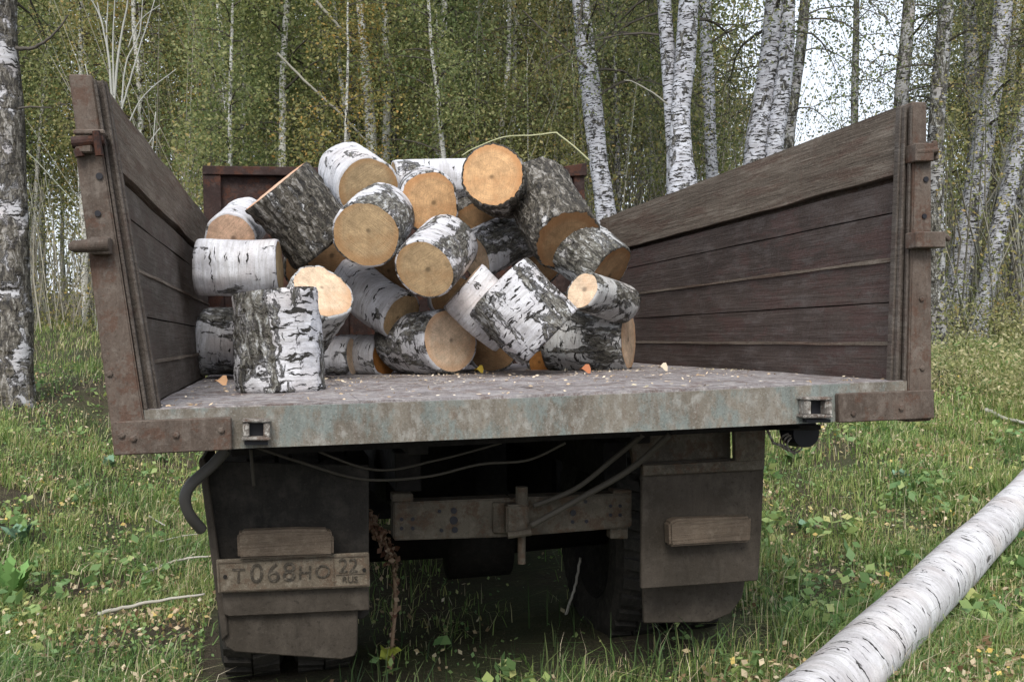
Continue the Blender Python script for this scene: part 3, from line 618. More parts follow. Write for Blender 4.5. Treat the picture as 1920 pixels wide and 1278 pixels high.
log((844,639), 4.62, (752,640), 4.98, .152, 'lowest front log with a round pale face and dark pith at centre', B_mid, C_pale, seed=18, ecc=.94, knob=.03)
log((606,545), 4.26, (548,640), 4.50, .140, 'short leaning log with pale face tipped up just right of the upright log', B_grey, C_pale, seed=19, rough=.4)
log((752,592), 4.75, (655,520), 4.98, .120, 'white log with small tan face leaning under the round tan one', B_white, C_tan, seed=20)
log((528,650), 4.95, (385,640), 5.00, .165, 'fat grey and white log on the floor behind the upright log', B_mid, C_pale, seed=21)
log((660,668), 5.00, (540,668), 5.05, .102, 'short white log on the floor between the upright log and the middle', B_white, C_pale, seed=22)
log((724,668), 5.00, (640,668), 5.20, .105, 'small log on the floor with a rusty orange face', B_white, C_rust, seed=23)
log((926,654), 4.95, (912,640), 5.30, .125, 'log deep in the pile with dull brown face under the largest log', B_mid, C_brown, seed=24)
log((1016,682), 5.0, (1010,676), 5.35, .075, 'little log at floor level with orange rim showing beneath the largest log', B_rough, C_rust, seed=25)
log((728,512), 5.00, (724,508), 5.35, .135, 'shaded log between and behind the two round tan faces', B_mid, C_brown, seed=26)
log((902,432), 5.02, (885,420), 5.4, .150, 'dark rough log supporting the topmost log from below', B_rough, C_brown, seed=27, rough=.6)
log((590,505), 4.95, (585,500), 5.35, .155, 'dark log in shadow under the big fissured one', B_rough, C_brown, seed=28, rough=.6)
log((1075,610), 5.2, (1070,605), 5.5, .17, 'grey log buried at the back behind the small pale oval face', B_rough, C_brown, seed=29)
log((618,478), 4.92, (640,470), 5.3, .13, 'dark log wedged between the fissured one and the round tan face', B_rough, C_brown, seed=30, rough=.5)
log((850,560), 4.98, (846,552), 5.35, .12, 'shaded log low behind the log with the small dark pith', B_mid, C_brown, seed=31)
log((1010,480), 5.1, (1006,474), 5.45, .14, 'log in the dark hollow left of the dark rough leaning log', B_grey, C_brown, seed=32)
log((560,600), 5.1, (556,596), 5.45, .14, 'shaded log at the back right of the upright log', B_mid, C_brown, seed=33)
# chips and leaves on the bed
def quads(P, size, ratio=.6, flatn=0., jit=.4, fold=0.):
    n = len(P); a = nr.normal(size=(n, 3)); 
    if flatn: a[:, 2] *= (1-flatn)
    a /= np.linalg.norm(a, axis=1)[:, None]; b = nr.normal(size=(n, 3))
    if flatn: b[:, 2] *= (1-flatn)
    b -= a*np.sum(a*b, axis=1)[:, None]; b /= np.linalg.norm(b, axis=1)[:, None]
    s = (size*(1+jit*nr.uniform(-1, 1, n)))[:, None]
    V = np.stack([P-a*s*.5, P-a*s*.05+b*s*ratio*.5, P+a*s*.5, P-a*s*.05-b*s*ratio*.5], 1).reshape(-1, 3)
    return V, np.arange(n*4).reshape(n, 4)
pts = []
for _ in range(2600):
    x = rng.uniform(-1.13, 1.13); y = 1.9-abs(rng.gauss(0, .9)); y = max(y, .03)
    if noise.noise(Vector((x*4, y*4, 2))) < rng.uniform(-.3, .2): continue
    pts.append((x, y, .008))
V, F = quads(np.array(pts), .011, .45, .85, .9); tag(npmesh('wood_chips', V, F, L_chip), 'pale sawdust and wood chips strewn on the bed floor', 'wood chips', kind='stuff')
def leafobj(px, py, s, c, label):
    d = ray(px, py); t = (.02-CAM.z)/d.z; p = CAM+d*t; V = []; n = 10
    for k in range(n): th = 2*math.pi*k/n; q = s*(1+.25*math.sin(5*th)); V.append((q*math.cos(th), q*.6*math.sin(th), .012*math.sin(2*th)+q*.5*(math.sin(th)+.5)))
    V.append((0, 0, .006)); o = mk('fallen_leaf', V, [(k, (k+1) % n, n) for k in range(n)], flat('leaf_'+label.split()[0], c), smooth=True); o.location = p; tag(o, label, 'leaf')
leafobj(898, 694, .022, (.42,.30,.04), 'yellow leaf on the bed floor at the foot of the pile')
leafobj(1097, 694, .026, (.40,.15,.07), 'rusty curled leaf on the bed floor before the rightmost log')
leafobj(414, 716, .026, (.62,.36,.19), 'orange wood shaving in the left corner of the bed floor')
leafobj(1243, 690, .022, (.6,.5,.38), 'pale shaving beside the right side panel on the bed')

# ------------------------------------------------------------------ trees
def crown_np(centres, per, spread, size, squash=1.):
    c = np.repeat(np.array(centres), per, axis=0); c = c + nr.normal(size=c.shape)*np.array([spread, spread, spread*squash])
    return quads(c, size, .62)
def branchy(base_pts, rads, n, z0, z1, ln, droop, up, r0, lc, seed=None, size=.05, per=16, spread=.16):
    """branches off a trunk polyline; returns branch MB and leaf cluster centres"""
    mb = MB(); cent = []
    zs = [p.z for p in base_pts]
    for i in range(n):
        z = z0+(z1-z0)*((i+rng.random())/n)
        k = max(0, min(len(zs)-2, next((q for q in range(len(zs)-1) if zs[q+1] >= z), len(zs)-2)))
        t = min(1, max(0, (z-zs[k])/max(1e-3, zs[k+1]-zs[k]))); p = base_pts[k].lerp(base_pts[k+1], t); az = rng.uniform(0, 2*math.pi)
        L = ln*(1-.55*(z-z0)/(z1-z0+.01))*rng.uniform(.6, 1.2); d = Vector((math.cos(az), math.sin(az), up*rng.uniform(.5, 1.3))).normalized()
        P = [p]; dd = d.copy(); m_ = 6
        for s in range(m_):
            dd = (dd+Vector((rng.uniform(-.2, .2), rng.uniform(-.2, .2), -droop*rng.uniform(.5, 1.4)))).normalized(); P.append(P[-1]+dd*L/m_)
            if s > 0:
                cent.append(tuple(P[-1]))
                if lc > 1:
                    q = P[-1]; e = (dd+Vector((rng.uniform(-1, 1), rng.uniform(-1, 1), rng.uniform(-1, .3)))).normalized()
                    tw = [q, q+e*L*.16, q+e*L*.26+Vector((0, 0, -L*.10))]; mb.tube(tw, [r0*.3, r0*.2, r0*.1], 3, cap=False); cent += [tuple(tw[1]), tuple(tw[2])]
                    if lc > 2: cent.append(tuple(tw[2]+Vector((rng.uniform(-.1, .1), rng.uniform(-.1, .1), -.22))))
        mb.tube(P, [r0*(1-.85*s/m_) for s in range(m_+1)], 4, cap=False)
    return mb, cent
M_branch = flat('birch_branch', (.075,.065,.055)); M_palebranch = flat('pale_branch', (.30,.29,.25))
def trunk_tree(pts, D, label, bk=T_white, top=10., z0=1.2, nb=26, ln=1.5, lm=L_green, per=17, leaf=.032, bare=False, name='birch_tree', base=True, flare=1.25, group=None, seedy=0):
    P, Rd = [], []
    for (x, y, w_) in pts: P.append(at(x, y, D)); Rd.append(w_/2*D/FOC)
    # pts are given top to bottom
    P = P[::-1]; Rd = Rd[::-1]
    g = G(P[0].x, P[0].y)-.12
    if P[0].z > g+.05:
        d = (P[0]-P[1]); d = d/abs(d.z); e = P[0]+d*(P[0].z-g)*.6; e.z = g; P.insert(0, e); Rd.insert(0, Rd[0]*flare)
    d = P[-1]-P[-2]; d = Vector((d.x/d.z*.8, d.y/d.z, 1)); z = P[-1].z; r_ = Rd[-1]
    rt_ = r_
    while P[-1].z < top:
        P.append(P[-1]+d*1.2+Vector((rng.uniform(-.05, .05), rng.uniform(-.05, .05), 0))); Rd.append(max(.012, r_*(1-.9*(P[-1].z-z)/(top-z+1.3))))
    # resample smooth
    Q, RR = [], []
    for i in range(len(P)-1):
        a0, a, b, b1 = P[max(i-1, 0)], P[i], P[i+1], P[min(i+2, len(P)-1)]; n = max(2, int((b-a).length/.16))
        for k in range(n):
            t = k/n; Q.append(.5*((2*a)+(-a0+b)*t+(2*a0-5*a+4*b-b1)*t*t+(-a0+3*a-3*b+b1)*t**3)); RR.append(Rd[i]*(1-t)+Rd[i+1]*t)
    Q.append(P[-1]); RR.append(Rd[-1]); o0 = P[0].copy(); Q = [q-o0 for q in Q]
    root = empty(name, o0, label, 'tree', group)
    mb = MB(); mb.tube(Q, RR, 16, wob=.16); mb.build('trunk', bk, root, smooth=True)
    zb = -1.12-o0.z
    bm_, cent = branchy(Q, RR, nb, z0-o0.z, top-o0.z-.3, ln, .22, .55, max(.010, min(.022, r_*.22)), 3)
    bm_.build('branches', M_branch if not bare else M_palebranch, root)
    if not bare:
        V, F = crown_np(cent, per, .15, leaf); npmesh('crown', V, F, lm, root)
    return root
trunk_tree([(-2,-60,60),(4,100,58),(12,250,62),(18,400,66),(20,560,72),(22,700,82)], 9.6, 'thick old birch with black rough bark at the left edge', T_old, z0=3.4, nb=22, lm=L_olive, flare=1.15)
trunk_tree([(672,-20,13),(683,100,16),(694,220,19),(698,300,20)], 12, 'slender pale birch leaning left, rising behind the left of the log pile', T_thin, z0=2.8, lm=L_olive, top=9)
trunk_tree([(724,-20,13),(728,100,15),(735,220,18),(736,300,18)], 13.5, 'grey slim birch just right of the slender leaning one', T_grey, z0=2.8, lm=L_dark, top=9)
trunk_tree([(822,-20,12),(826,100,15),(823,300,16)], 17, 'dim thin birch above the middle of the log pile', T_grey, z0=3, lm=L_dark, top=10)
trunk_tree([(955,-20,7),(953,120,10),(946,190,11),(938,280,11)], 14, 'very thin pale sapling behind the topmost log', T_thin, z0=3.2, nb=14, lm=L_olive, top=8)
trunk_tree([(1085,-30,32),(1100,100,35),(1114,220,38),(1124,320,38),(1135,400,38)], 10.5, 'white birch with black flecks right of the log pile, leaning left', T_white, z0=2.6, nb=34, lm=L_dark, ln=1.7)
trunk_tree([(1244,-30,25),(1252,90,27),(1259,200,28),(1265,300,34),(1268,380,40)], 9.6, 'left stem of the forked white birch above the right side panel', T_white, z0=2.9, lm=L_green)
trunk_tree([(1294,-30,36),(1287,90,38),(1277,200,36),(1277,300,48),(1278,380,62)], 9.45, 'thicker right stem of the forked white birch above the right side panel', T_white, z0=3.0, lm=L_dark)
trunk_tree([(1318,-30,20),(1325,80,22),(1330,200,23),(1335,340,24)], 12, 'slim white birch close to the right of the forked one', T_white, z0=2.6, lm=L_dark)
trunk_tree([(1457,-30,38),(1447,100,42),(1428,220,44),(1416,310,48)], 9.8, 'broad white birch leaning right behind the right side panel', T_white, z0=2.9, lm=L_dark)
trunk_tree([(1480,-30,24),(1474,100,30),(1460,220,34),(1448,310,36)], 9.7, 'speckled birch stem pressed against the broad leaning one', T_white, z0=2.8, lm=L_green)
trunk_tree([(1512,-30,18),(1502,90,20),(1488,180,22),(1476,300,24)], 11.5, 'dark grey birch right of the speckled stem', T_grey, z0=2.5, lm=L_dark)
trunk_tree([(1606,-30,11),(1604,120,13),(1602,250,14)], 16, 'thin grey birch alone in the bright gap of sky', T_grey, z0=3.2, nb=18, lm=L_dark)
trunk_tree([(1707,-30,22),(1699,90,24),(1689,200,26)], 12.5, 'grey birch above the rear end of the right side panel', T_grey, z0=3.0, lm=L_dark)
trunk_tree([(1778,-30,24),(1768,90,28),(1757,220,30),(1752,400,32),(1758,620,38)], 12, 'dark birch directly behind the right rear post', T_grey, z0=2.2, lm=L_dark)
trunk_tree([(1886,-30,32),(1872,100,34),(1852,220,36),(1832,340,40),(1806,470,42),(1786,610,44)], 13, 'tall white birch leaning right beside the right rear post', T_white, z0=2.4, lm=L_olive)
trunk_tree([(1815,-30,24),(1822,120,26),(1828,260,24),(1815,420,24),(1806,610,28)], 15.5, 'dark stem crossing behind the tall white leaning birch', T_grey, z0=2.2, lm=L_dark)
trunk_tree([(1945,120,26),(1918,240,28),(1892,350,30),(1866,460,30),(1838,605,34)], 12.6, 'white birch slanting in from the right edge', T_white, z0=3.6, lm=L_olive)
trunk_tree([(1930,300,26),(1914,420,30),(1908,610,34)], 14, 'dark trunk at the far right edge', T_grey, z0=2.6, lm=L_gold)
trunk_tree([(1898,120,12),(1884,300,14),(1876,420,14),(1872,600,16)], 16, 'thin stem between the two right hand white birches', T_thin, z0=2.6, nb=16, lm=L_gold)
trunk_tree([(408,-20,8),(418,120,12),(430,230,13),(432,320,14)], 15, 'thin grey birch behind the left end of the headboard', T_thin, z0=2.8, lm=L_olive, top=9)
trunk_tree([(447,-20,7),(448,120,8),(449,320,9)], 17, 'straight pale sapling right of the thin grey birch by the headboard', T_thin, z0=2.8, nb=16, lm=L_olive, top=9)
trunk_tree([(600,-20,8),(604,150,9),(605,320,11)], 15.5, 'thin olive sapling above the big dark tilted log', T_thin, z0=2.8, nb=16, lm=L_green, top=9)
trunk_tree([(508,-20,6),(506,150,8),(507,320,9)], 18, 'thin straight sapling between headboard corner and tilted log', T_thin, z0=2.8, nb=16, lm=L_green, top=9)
# bare forked shrub at left
def stick(name, label, cat, paths, mat, group=None):
    base = paths[0][0][0]; root = None; mb = MB(); b0 = None
    for (P, r0, r1) in paths:
        P = [Vector(p) for p in P]
        if b0 is None: b0 = P[0].copy()
        Q = []
        for i in range(len(P)-1):
            a0, a, b, b1 = P[max(i-1, 0)], P[i], P[i+1], P[min(i+2, len(P)-1)]
            for k in range(6): t = k/6; Q.append(.5*((2*a)+(-a0+b)*t+(2*a0-5*a+4*b-b1)*t*t+(-a0+3*a-3*b+b1)*t**3)+Vector((rng.uniform(-1, 1), rng.uniform(-1, 1), rng.uniform(-1, 1)))*r0*.25)
        Q.append(P[-1]); mb.tube(Q, [r0+(r1-r0)*i/(len(Q)-1) for i in range(len(Q))], 7)
    o = mb.build(name, mat, None, off=b0, smooth=True); o.location = b0; return tag(o, label, cat, group)
D = 9.5
def A(*pts, D=D): return [at(x, y, D) for x, y in pts]
b_ = at(222, 640, D); b_.z = G(b_.x, b_.y)
pp_ = [([b_]+A((216, 420), (214, 250), (212, 180)), .028, .020)]
for q, r0 in (([(213,240),(205,120),(190,40),(170,-40)], .014), ([(213,200),(222,100),(240,0),(245,-60)], .014), ([(214,260),(235,180),(262,90),(290,0)], .012), ([(216,300),(180,200),(160,120)], .010), ([(215,300),(262,190),(330,130)], .009),
              ([(206,130),(200,60),(205,-30)], .009), ([(214,180),(212,90),(216,-30)], .011), ([(228,200),(236,120),(262,60),(268,-20)], .009), ([(216,380),(258,300),(300,240)], .009), ([(216,360),(275,330),(292,210)], .008), ([(196,60),(178,10),(150,-20)], .007), ([(240,90),(262,40),(300,10)], .006)):
    pp_.append((A(*q), r0, .004))
stick('bare_sapling', 'leafless pale forked sapling behind the left side panel', 'tree', pp_, flat('bare_sapling_bark', (.36,.36,.33)))
stick('bent_sapling', 'thin pale stem bent in an arch behind the topmost log', 'branch', [(A((866,292),(890,278),(945,257),(1000,254),(1040,249),(1048,253),(1075,274),(1106,302), D=7.6), .0045, .007)], flat('bent_stem', (.40,.40,.24)))
stick('slanting_branch', 'thin pale branch slanting down to the slender birch at the top', 'branch', [(A((575,-20),(612,24),(645,60),(672,84), D=11.9), .022, .012)], M_palebranch)
stick('slanting_branch', 'thin dead stem slanting across the thicket above the tilted log', 'branch', [(A((520,100),(580,160),(640,215),(694,272), D=11.8), .016, .012)], M_palebranch)
stick('slanting_branch', 'short black branch reaching right from the thick old birch', 'branch', [(A((30,90),(60,90),(95,70),(128,28), D=9.5), .022, .006)], M_branch)
stick('slanting_branch', 'black twig stub on the thick old birch below the rising branch', 'branch', [(A((34,204),(62,200),(98,203), D=9.5), .012, .005)], M_branch)
stick('slanting_branch', 'dark twig hanging left of the white birch right of the pile', 'branch', [(A((1100,128),(1060,90),(1010,50),(980,20), D=10.4), .014, .006)], M_branch)
stick('slanting_branch', 'dry twig pointing left from the forked white birch', 'branch', [(A((1252,196),(1225,175),(1190,155),(1170,150), D=9.5), .010, .004)], M_palebranch)

# young trees of the thicket: prototypes, then copies
def proto(kind, bk, lm, H, per, leaf, ln, nb, z0, rb, bm=M_branch):
    P = [Vector((0, 0, -.15))]; d = Vector((rng.uniform(-.06, .06), rng.uniform(-.06, .06), 1))
    while P[-1].z < H: P.append(P[-1]+d*.5+Vector((rng.uniform(-.03, .03), rng.uniform(-.03, .03), 0)))
    Rd = [rb*(1-.9*i/len(P)) for i in range(len(P))]
    root = empty('young_birch', (0, 0, 0)); mb = MB(); mb.tube(P, Rd, 9, wob=.1); mb.build('trunk', bk, root, smooth=True)
    bm_, c = branchy(P, Rd, nb, z0, H, ln, .12, .6, rb*.28, 3); bm_.build('branches', bm, root)
    V, F = crown_np(c, per, .17, leaf); npmesh('crown', V, F, lm, root); return root
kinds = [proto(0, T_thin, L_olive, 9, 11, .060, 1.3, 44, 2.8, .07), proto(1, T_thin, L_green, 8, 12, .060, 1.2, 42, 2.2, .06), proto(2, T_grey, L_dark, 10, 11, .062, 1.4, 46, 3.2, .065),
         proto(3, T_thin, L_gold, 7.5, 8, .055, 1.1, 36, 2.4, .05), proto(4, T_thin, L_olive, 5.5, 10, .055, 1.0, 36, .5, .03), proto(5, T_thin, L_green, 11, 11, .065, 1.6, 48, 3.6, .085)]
KL = [('slim pale young birch with olive leaves in the thicket behind the truck', 'olive leaved young birches of the thicket'), ('small young birch with fresh green leaves in the thicket behind the truck', 'green leaved young birches of the thicket'),
      ('grey stemmed young birch with dull dark leaves in the thicket', 'grey stemmed young birches of the thicket'), ('thin young birch with yellow turning leaves in the thicket', 'yellowing young birches of the thicket'),
      ('low bushy birch sapling leafy down to the ground in the thicket', 'bushy birch saplings of the thicket'), ('taller young birch with wide green crown in the thicket', 'taller young birches of the thicket')]
cnt = 0; used = set()
def place(k, px, D):
    global cnt
    p = at(px, 600, D); z = G(p.x, p.y); r0 = kinds[k]
    if k in used:
        r_ = r0.copy(); col.objects.link(r_)
        for ch in r0.children: c = ch.copy(); col.objects.link(c); c.parent = r_
    else: r_ = r0; used.add(k)
    r_.location = (p.x, p.y, z); s = rng.uniform(.85, 1.15)*(.62+.38*min(1, max(0, (D-11)/8))); r_.scale = (s, s, s); r_.rotation_euler = (rng.uniform(-.04, .04), rng.uniform(-.05, .05), rng.uniform(0, 6.28))
    tag(r_, KL[k][0], 'tree', KL[k][1]); cnt += 1
D0 = [11.5, 12.5, 13.5, 14.5, 16, 17.5, 19, 21, 23.5, 26]
for di, D in enumerate(D0):
    step = 185*12/D*1.0
    x = -250+rng.uniform(0, step)
    while x < 2250:
        sky_gap = 1335 < x < 1790
        if not (sky_gap) and not (D < 13 and 1000 < x < 1350) and not (D < 16 and x > 1740) and not (D < 17.5 and x < 330):
            k = rng.choice([0, 0, 1, 1, 2, 3, 4, 5, 5]) if x < 1000 else rng.choice([0, 1, 2, 2, 4, 5])
            if 60 < x < 260 and rng.random() < .4: k = 3
            place(k, x+rng.uniform(-.3, .3)*step, D+rng.uniform(-.6, .6))
        x += step*rng.uniform(.8, 1.25)
for i in range(len(kinds)):
    if i not in used: place(i, -200-i*60, 20)
print('thicket trees', cnt)
# far wood as one mass
def far(n, x0, x1, d0, d1, ztop, size, lm, name, label):
    P = []
    while len(P) < n:
        px = rng.uniform(x0, x1); D = rng.uniform(d0, d1); p = at(px, 600, D); g = G(p.x, p.y); h = rng.random()**.9*ztop
        q = noise.noise(Vector((p.x*.5, p.y*.5, h*.45)))+.5*noise.noise(Vector((p.x*1.3, p.y*1.3, h*1.2)))
        if q+.32-(.35*h/ztop) < rng.uniform(-.15, .35): continue
        P.append((p.x, p.y, g+h))
    V, F = quads(np.array(P), size, .6); tag(npmesh(name, V, F, lm), label, 'woodland', kind='stuff')
far(95000, -350, 1310, 24, 40, 15, .13, L_olive, 'far_woodland', 'distant green birch wood beyond the thicket at left and centre')
far(14000, 1330, 1480, 24, 40, 5.5, .10, L_dark, 'far_woodland', 'distant dark foliage low behind the broad leaning birch')
far(4000, 1480, 1790, 30, 44, 3.5, .12, L_green, 'far_woodland', 'low distant bushes under the bright gap of sky')
far(36000, 1770, 2400, 20, 38, 12, .11, L_olive, 'far_woodland', 'distant olive foliage beyond the birches at the far right')
# pale dense stems low in the thicket
mb = MB(); 
def stems(n, x0, x1, d0, d1, h0, h1, kr=1.):
    V, F = [], []
    for i in range(n):
        p = at(rng.uniform(x0, x1), 600, rng.uniform(d0, d1)); z = G(p.x, p.y); h = rng.uniform(h0, h1); r_ = rng.uniform(.005, .016)*kr; l = Vector((rng.gauss(0, .22), rng.gauss(0, .22), 1))*h
        b = len(V); mid_ = Vector((rng.gauss(0, .05), rng.gauss(0, .05), 0))*h*.5
        for (c, rr) in ((Vector((p.x, p.y, z)), r_), (Vector((p.x, p.y, z))+l*.5+mid_, r_*.8), (Vector((p.x, p.y, z))+l, r_*.3)):
            for k in range(3): V.append(c+Vector((rr*math.cos(k*2.094), rr*math.sin(k*2.094), 0)))
        for s in range(2):
            for k in range(3): k2 = (k+1) % 3; F.append((b+3*s+k, b+3*s+k2, b+3*s+3+k2, b+3*s+3+k))
    return V, F
V, F = stems(1500, 300, 1400, 13, 22, 1.5, 5.5); Va, Fa = stems(500, -60, 330, 15.5, 22, .6, 3.0, .8); o_ = len(V); V += Va; F += [tuple(i+o_ for i in f) for f in Fa]
V2, F2 = stems(700, 1700, 2200, 12, 22, .6, 4.0); o_ = len(V)
V += V2; F += [tuple(i+o_ for i in f) for f in F2]; tag(mk('brushwood', V, F, L_twig), 'tangle of thin pale stems and saplings under the birch thicket', 'undergrowth', kind='stuff')
# leaf brush at the wood's edge
P = []
while len(P) < 70000:
    px = rng.uniform(-200, 2150); D = rng.uniform(10.5, 19); 
    if px > 1340 and px < 1760 or (px < 330 and D < 15.5): continue
    p = at(px, 600, D); h = abs(rng.gauss(0, .55)) if rng.random() < .4 else rng.uniform(0, 3.2); q = noise.noise(Vector((p.x*1.1, p.y*1.1, h*.8)))
    if q < rng.uniform(-.25, .3): continue
    P.append((p.x, p.y, G(p.x, p.y)+h))
V, F = quads(np.array(P), .05, .55); tag(npmesh('low_bushes', V, F, L_olive), 'low leafy scrub along the edge of the wood', 'undergrowth', kind='stuff')

# ------------------------------------------------------------------ grass and litter
def scatter(n, x0, x1, y0, y1, d0, d1, power=1.6):
    """points on the ground in the seen wedge, denser near"""
    out = []
    while len(out) < n:
        px = rng.uniform(x0, x1); D = d0+(d1-d0)*rng.random()**power; p = at(px, 700, D); out.append((p.x, p.y, G(p.x, p.y)))
    return np.array(out)
def blades(P, h, wd, lean, lm, name, label, hvar=.5):
    n = len(P); az = nr.uniform(0, 2*np.pi, n); H = h*(1+hvar*nr.uniform(-1, 1, n))*np.array([.75+.9*max(-.3, noise.noise(Vector((p[0]*2.3, p[1]*2.3, 31)))) for p in P]); ln = np.abs(nr.normal(0, lean, n))
    d = np.stack([np.cos(az), np.sin(az), np.zeros(n)], 1); s = np.stack([-np.sin(az+.6), np.cos(az+.6), np.zeros(n)], 1)*(wd*nr.uniform(.6, 1.4, n))[:, None]
    up = np.array([0, 0, 1.]); c1 = P+d*(H*ln*.35)[:, None]+up*(H*.55)[:, None]; c2 = P+d*(H*ln*1.1)[:, None]+up*(H*np.clip(1-.35*ln, .3, 1))[:, None]
    P0 = P-up*.02
    V = np.stack([P0-s, P0+s, c1+s*.8, c1-s*.8, c2+s*.12, c2-s*.12], 1).reshape(-1, 3); b = (np.arange(n)*6)[:, None]
    F = np.concatenate([b+np.array([0, 1, 2, 3]), b+np.array([3, 2, 4, 5])], 1).reshape(-1, 4)
    return tag(npmesh(name, V, F, lm), label, 'grass', kind='stuff')
def dens(P, sc_, lo):
    k = np.array([noise.noise(Vector((p[0]*sc_, p[1]*sc_, 11))) for p in P]); return P[k > lo+nr.uniform(-.25, .25, len(P))]
near = scatter(270000, -500, 2400, 0, 0, 3.2, 9, 1.3); mid_ = scatter(90000, -350, 2250, 0, 0, 7, 22, 1.2)
edge = scatter(60000, 1600, 2300, 0, 0, 4.5, 16, 1.2)
def off_wheels(P):
    k = (np.abs(P[:, 0]) < 1.15) & (P[:, 1] > .25) & (P[:, 1] < 5.5) & (nr.random(len(P)) < np.clip((P[:, 1]-.1)*1.5, .3, .93)); P = P[~k]
    return P[~((np.abs(P[:, 0]) < 1.08) & (np.abs(P[:, 0]) > .45) & (P[:, 1] > .95) & (P[:, 1] < 1.75))]
A1 = off_wheels(dens(dens(near, 1.4, -.08), 4.5, -.2))
blades(A1, .095, .0020, .9, L_grass, 'grass', 'short mixed green and straw grass around the truck')
blades(np.concatenate([dens(mid_, .8, -.15), dens(edge, .9, -.15)]), .11, .0042, .8, L_grass, 'grass', 'grass spreading back to the edge of the wood')
lg = off_wheels(dens(scatter(60000, -300, 2200, 0, 0, 3.3, 12, 1.2), 1.0, .08)); blades(lg, .15, .003, 1.0, L_lush, 'grass', 'taller lush green grass tufts')
st_ = scatter(16000, -400, 2300, 0, 0, 3.3, 14, 1.3); blades(off_wheels(dens(st_, 1.1, 0)), .17, .0017, .8, leafmat('straw', [(0, (.30,.26,.17)), (.6, (.48,.42,.29)), (1, (.66,.6,.46))], .1), 'dry_grass', 'thin dry straw stalks among the green grass')
cl = off_wheels(dens(scatter(110000, -450, 2350, 0, 0, 3.2, 12, 1.3), 2.1, -.1)); cl[:, 2] += nr.uniform(.0, .05, len(cl)); V, F = quads(cl, .019, .75, .35, .6); tag(npmesh('clover', V, F, L_weed), 'small leaved herbs and clover filling the grass', 'ground cover', kind='stuff')
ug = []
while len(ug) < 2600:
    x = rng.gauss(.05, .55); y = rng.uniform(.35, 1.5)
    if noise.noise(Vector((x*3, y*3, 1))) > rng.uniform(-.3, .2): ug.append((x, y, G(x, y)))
blades(off_wheels(np.array(ug)), .20, .0028, .6, L_shadepaint, 'grass', 'long grass under the truck with its shade painted in as dark green')
lit = scatter(48000, -400, 2300, 0, 0, 3.2, 12, 1.4); lit = off_wheels(dens(lit, 1.7, -.05)); lit[:, 2] += nr.uniform(.005, .075, len(lit))
V, F = quads(lit, .023, .66, .3, .7); tag(npmesh('leaf_litter', V, F, L_litter), 'fallen yellow and brown birch leaves lying in the grass', 'fallen leaves', kind='stuff')
P = []
while len(P) < 16000:
    px = rng.uniform(1735, 2250); D = rng.uniform(8, 12.5); p = at(px, 650, D); h = rng.random()**1.3*.55; q = noise.noise(Vector((p.x*1.6, p.y*1.6, h*1.5)))
    if q < rng.uniform(-.25, .3): continue
    P.append((p.x, p.y, G(p.x, p.y)+h))
V, F = quads(np.array(P), .035, .5); tag(npmesh('low_bushes', V, F, leafmat('brush_leaves', [(0, (.16,.18,.08)), (.5, (.32,.33,.16)), (1, (.52,.48,.32))], .4)), 'pale knee high brush at the right under the birches', 'undergrowth', kind='stuff')
# broad leaved weeds
P = []
for (x, y, z) in off_wheels(scatter(1500, -400, 2300, 0, 0, 3.4, 12, 1.3)):
    if noise.noise(Vector((x*1.2, y*1.2, 21))) < 0: continue
    for k in range(rng.randint(5, 11)):
        az = rng.uniform(0, 6.28); q = rng.uniform(.02, .07); P.append((x+q*math.cos(az), y+q*math.sin(az), z+rng.uniform(.03, .12)))
V, F = quads(np.array(P), .055, .6, .4, .5); tag(npmesh('low_weeds', V, F, L_weed), 'low broad leaved weeds scattered through the grass', 'weeds', kind='stuff')
def plant(px, py, h, n, lw, mat, label, ferny=False):
    p = Gray(px, py); V, F = [], []
    for i in range(n):
        az = 2*math.pi*i/n+rng.uniform(-.3, .3); tilt = rng.uniform(.25, .9); L = h*rng.uniform(.7, 1.1); d = Vector((math.cos(az)*tilt, math.sin(az)*tilt, 1)).normalized(); sd_ = Vector((-math.sin(az), math.cos(az), 0))
        b = len(V); m_ = 9
        for k in range(m_+1):
            t = k/m_; c = d*L*t+Vector((0, 0, -.28*L*tilt*t*t)); w_ = lw*L*math.sin(math.pi*min(1, .08+t*.92))**.8*(1+(.45 if ferny else .12)*(1 if k % 2 else -1))
            V += [c-sd_*w_+Vector((0, 0, .15*w_)), c-Vector((0, 0, .0)), c+sd_*w_+Vector((0, 0, .15*w_))]
        for k in range(m_):
            q = b+3*k; F += [(q, q+1, q+4, q+3), (q+1, q+2, q+5, q+4)]
    o = mk('leafy_plant', V, F, mat); o.location = p; tag(o, label, 'plant', 'broad leaved plants in the grass')
PM1, PM2, PM3 = flat('plant_bright', (.16,.30,.09)), flat('plant_bluish', (.17,.28,.19)), flat('plant_mid', (.12,.2,.08))
plant(22, 1130, .26, 12, .10, PM1, 'bright green feathery plant at the left edge', True)
plant(38, 1020, .20, 9, .20, PM2, 'bluish green broad leaved plant at the left edge above the feathery one')
plant(1490, 870, .14, 9, .22, PM3, 'light green leafy weed under the tail lamp')
plant(1480, 1075, .12, 8, .2, PM3, 'small green rosette right of the right mud flap')
plant(1510, 1000, .11, 8, .25, PM2, 'grey green rosette beside the right mud flap')
plant(540, 1010, .1, 7, .2, PM2, 'shaded plant beneath the left mud flap') if False else None
plant(205, 880, .14, 8, .22, PM2, 'bluish plant in the grass below the left rear post')
plant(300, 872, .13, 9, .22, PM3, 'green clump between the left post and the bent pipe')
plant(1690, 905, .13, 8, .22, PM2, 'bluish green weed left of the fallen birch')
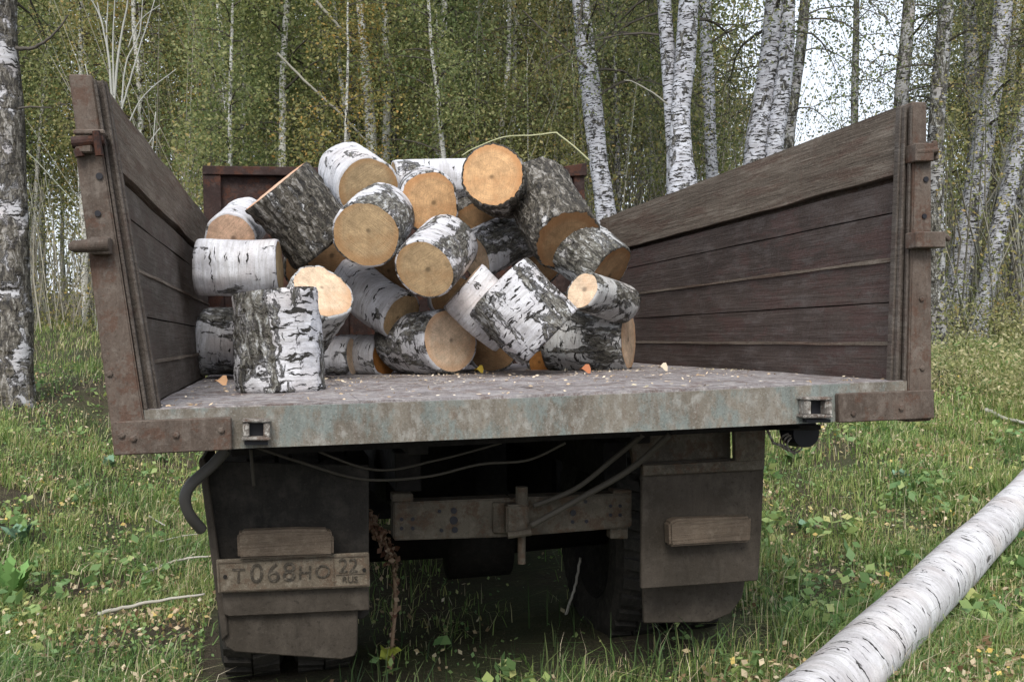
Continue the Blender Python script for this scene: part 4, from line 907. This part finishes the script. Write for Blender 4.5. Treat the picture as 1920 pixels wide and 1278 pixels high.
# dock stalk in front of the flap
b_ = Gray(735, 1262); Dd = (b_-CAM).dot(FW)
st = A((733,1262),(735,1210),(742,1130),(738,1060),(722,1015),(700,985),(690,972), D=Dd)
mb = MB(); mb.tube(st, [.008,.008,.008,.007,.006,.005,.002], 7)
root = empty('dry_dock_stalk', st[0], 'dry brown seed stalk standing beside the left mud flap', 'plant')
mb.build('stem', flat('dry_stem', (.26,.18,.12)), root, off=st[0], smooth=True)
Pn = []
for i in range(len(st)-1):
    dn = 26 if i < 2 else (34 if i == 2 else 85)
    for k in range(dn):
        q = st[i].lerp(st[i+1], rng.random()); s_ = .006 if i < 3 else .014; Pn.append((q.x-st[0].x+rng.gauss(0, s_), q.y-st[0].y+rng.gauss(0, s_), q.z-st[0].z+rng.gauss(0, s_)))
V, F = quads(np.array(Pn), .026, .7); npmesh('seed_husks', V, F, leafmat('husks', [(0, (.16,.07,.05)), (.5, (.36,.22,.16)), (1, (.6,.45,.36))], 0), root)
q = at(728, 1222, Dd-.03)-st[0]; V, F = quads(np.array([(q.x+rng.gauss(0, .022), q.y+rng.gauss(0, .02), q.z+rng.gauss(0, .018)) for _ in range(16)]), .045, .7); npmesh('leaves', V, F, flat('yellow_green', (.34,.38,.06)), root)
# sticks
def gstick(pts, r, label, mat, lift=.05):
    stick('fallen_stick', label, 'stick', [([Gray(x, y)+Vector((0, 0, lift+.01*i)) for i, (x, y) in enumerate(pts)], r, r*.5)], mat)
MS = flat('weathered_stick', (.42,.40,.35))
gstick([(275,1092),(310,1078),(345,1070),(392,1068)], .010, 'pale curved stick in the grass left of the number plate', MS)
gstick([(185,1170),(240,1160),(310,1150),(385,1143)], .011, 'longer pale stick lying left of the lower mud flap', MS)
gstick([(280,980),(295,992),(310,1004)], .007, 'small pale twig in the grass below the bent pipe', MS)
gstick([(300,1030),(340,1022),(375,1020)], .006, 'grey twig near the left flap above the curved stick', MS)
gstick([(1850,780),(1880,796),(1930,812)], .022, 'broken branch lying in the grass at the right edge', MS)
b_ = Gray(1060, 1165); Dd = (b_-CAM).dot(FW); stick('fallen_stick', 'grey stick standing at a slant under the truck', 'stick', [(A((1055,1170),(1068,1130),(1078,1100),(1088,1045), D=Dd+.1), .007, .006)], MS)
# fallen birch
p0, p1 = Gray(1612, 1290), Gray(1935, 945); dv = (p1-p0).normalized(); Q = []
for i in range(60):
    s = -1.6+i*.16; q = p0+dv*s; q.z = max(G(q.x, q.y), p0.z+(p1.z-p0.z)*s/(p1-p0).length)+.09; Q.append(q)
for _ in range(6): 
    for i in range(1, 59): Q[i].z = (Q[i-1].z+Q[i].z*2+Q[i+1].z)/4
fb = empty('fallen_birch_trunk', Q[0], 'long felled birch trunk lying in the grass at the lower right', 'tree trunk'); ax = (Q[-1]-Q[0]).normalized(); xx = ax.orthogonal().normalized(); mt = Matrix((xx, ax.cross(xx), ax)).transposed(); fb.rotation_euler = mt.to_euler(); mi = mt.inverted()
mb = MB(); mb.tube([mi@(q-Q[0]) for q in Q], [max(.09, .118-.0006*i) for i in range(60)], 32, wob=.07); mb.build('bark', F_fallen, fb, smooth=True)
mb = MB(); mb.tube([mi@(Q[0]-Q[0])-Vector((0, 0, .004)), mi@(Q[0]-Q[0])-Vector((0, 0, .001))], .108, 32); mb.build('cut_face', C_tan, fb)
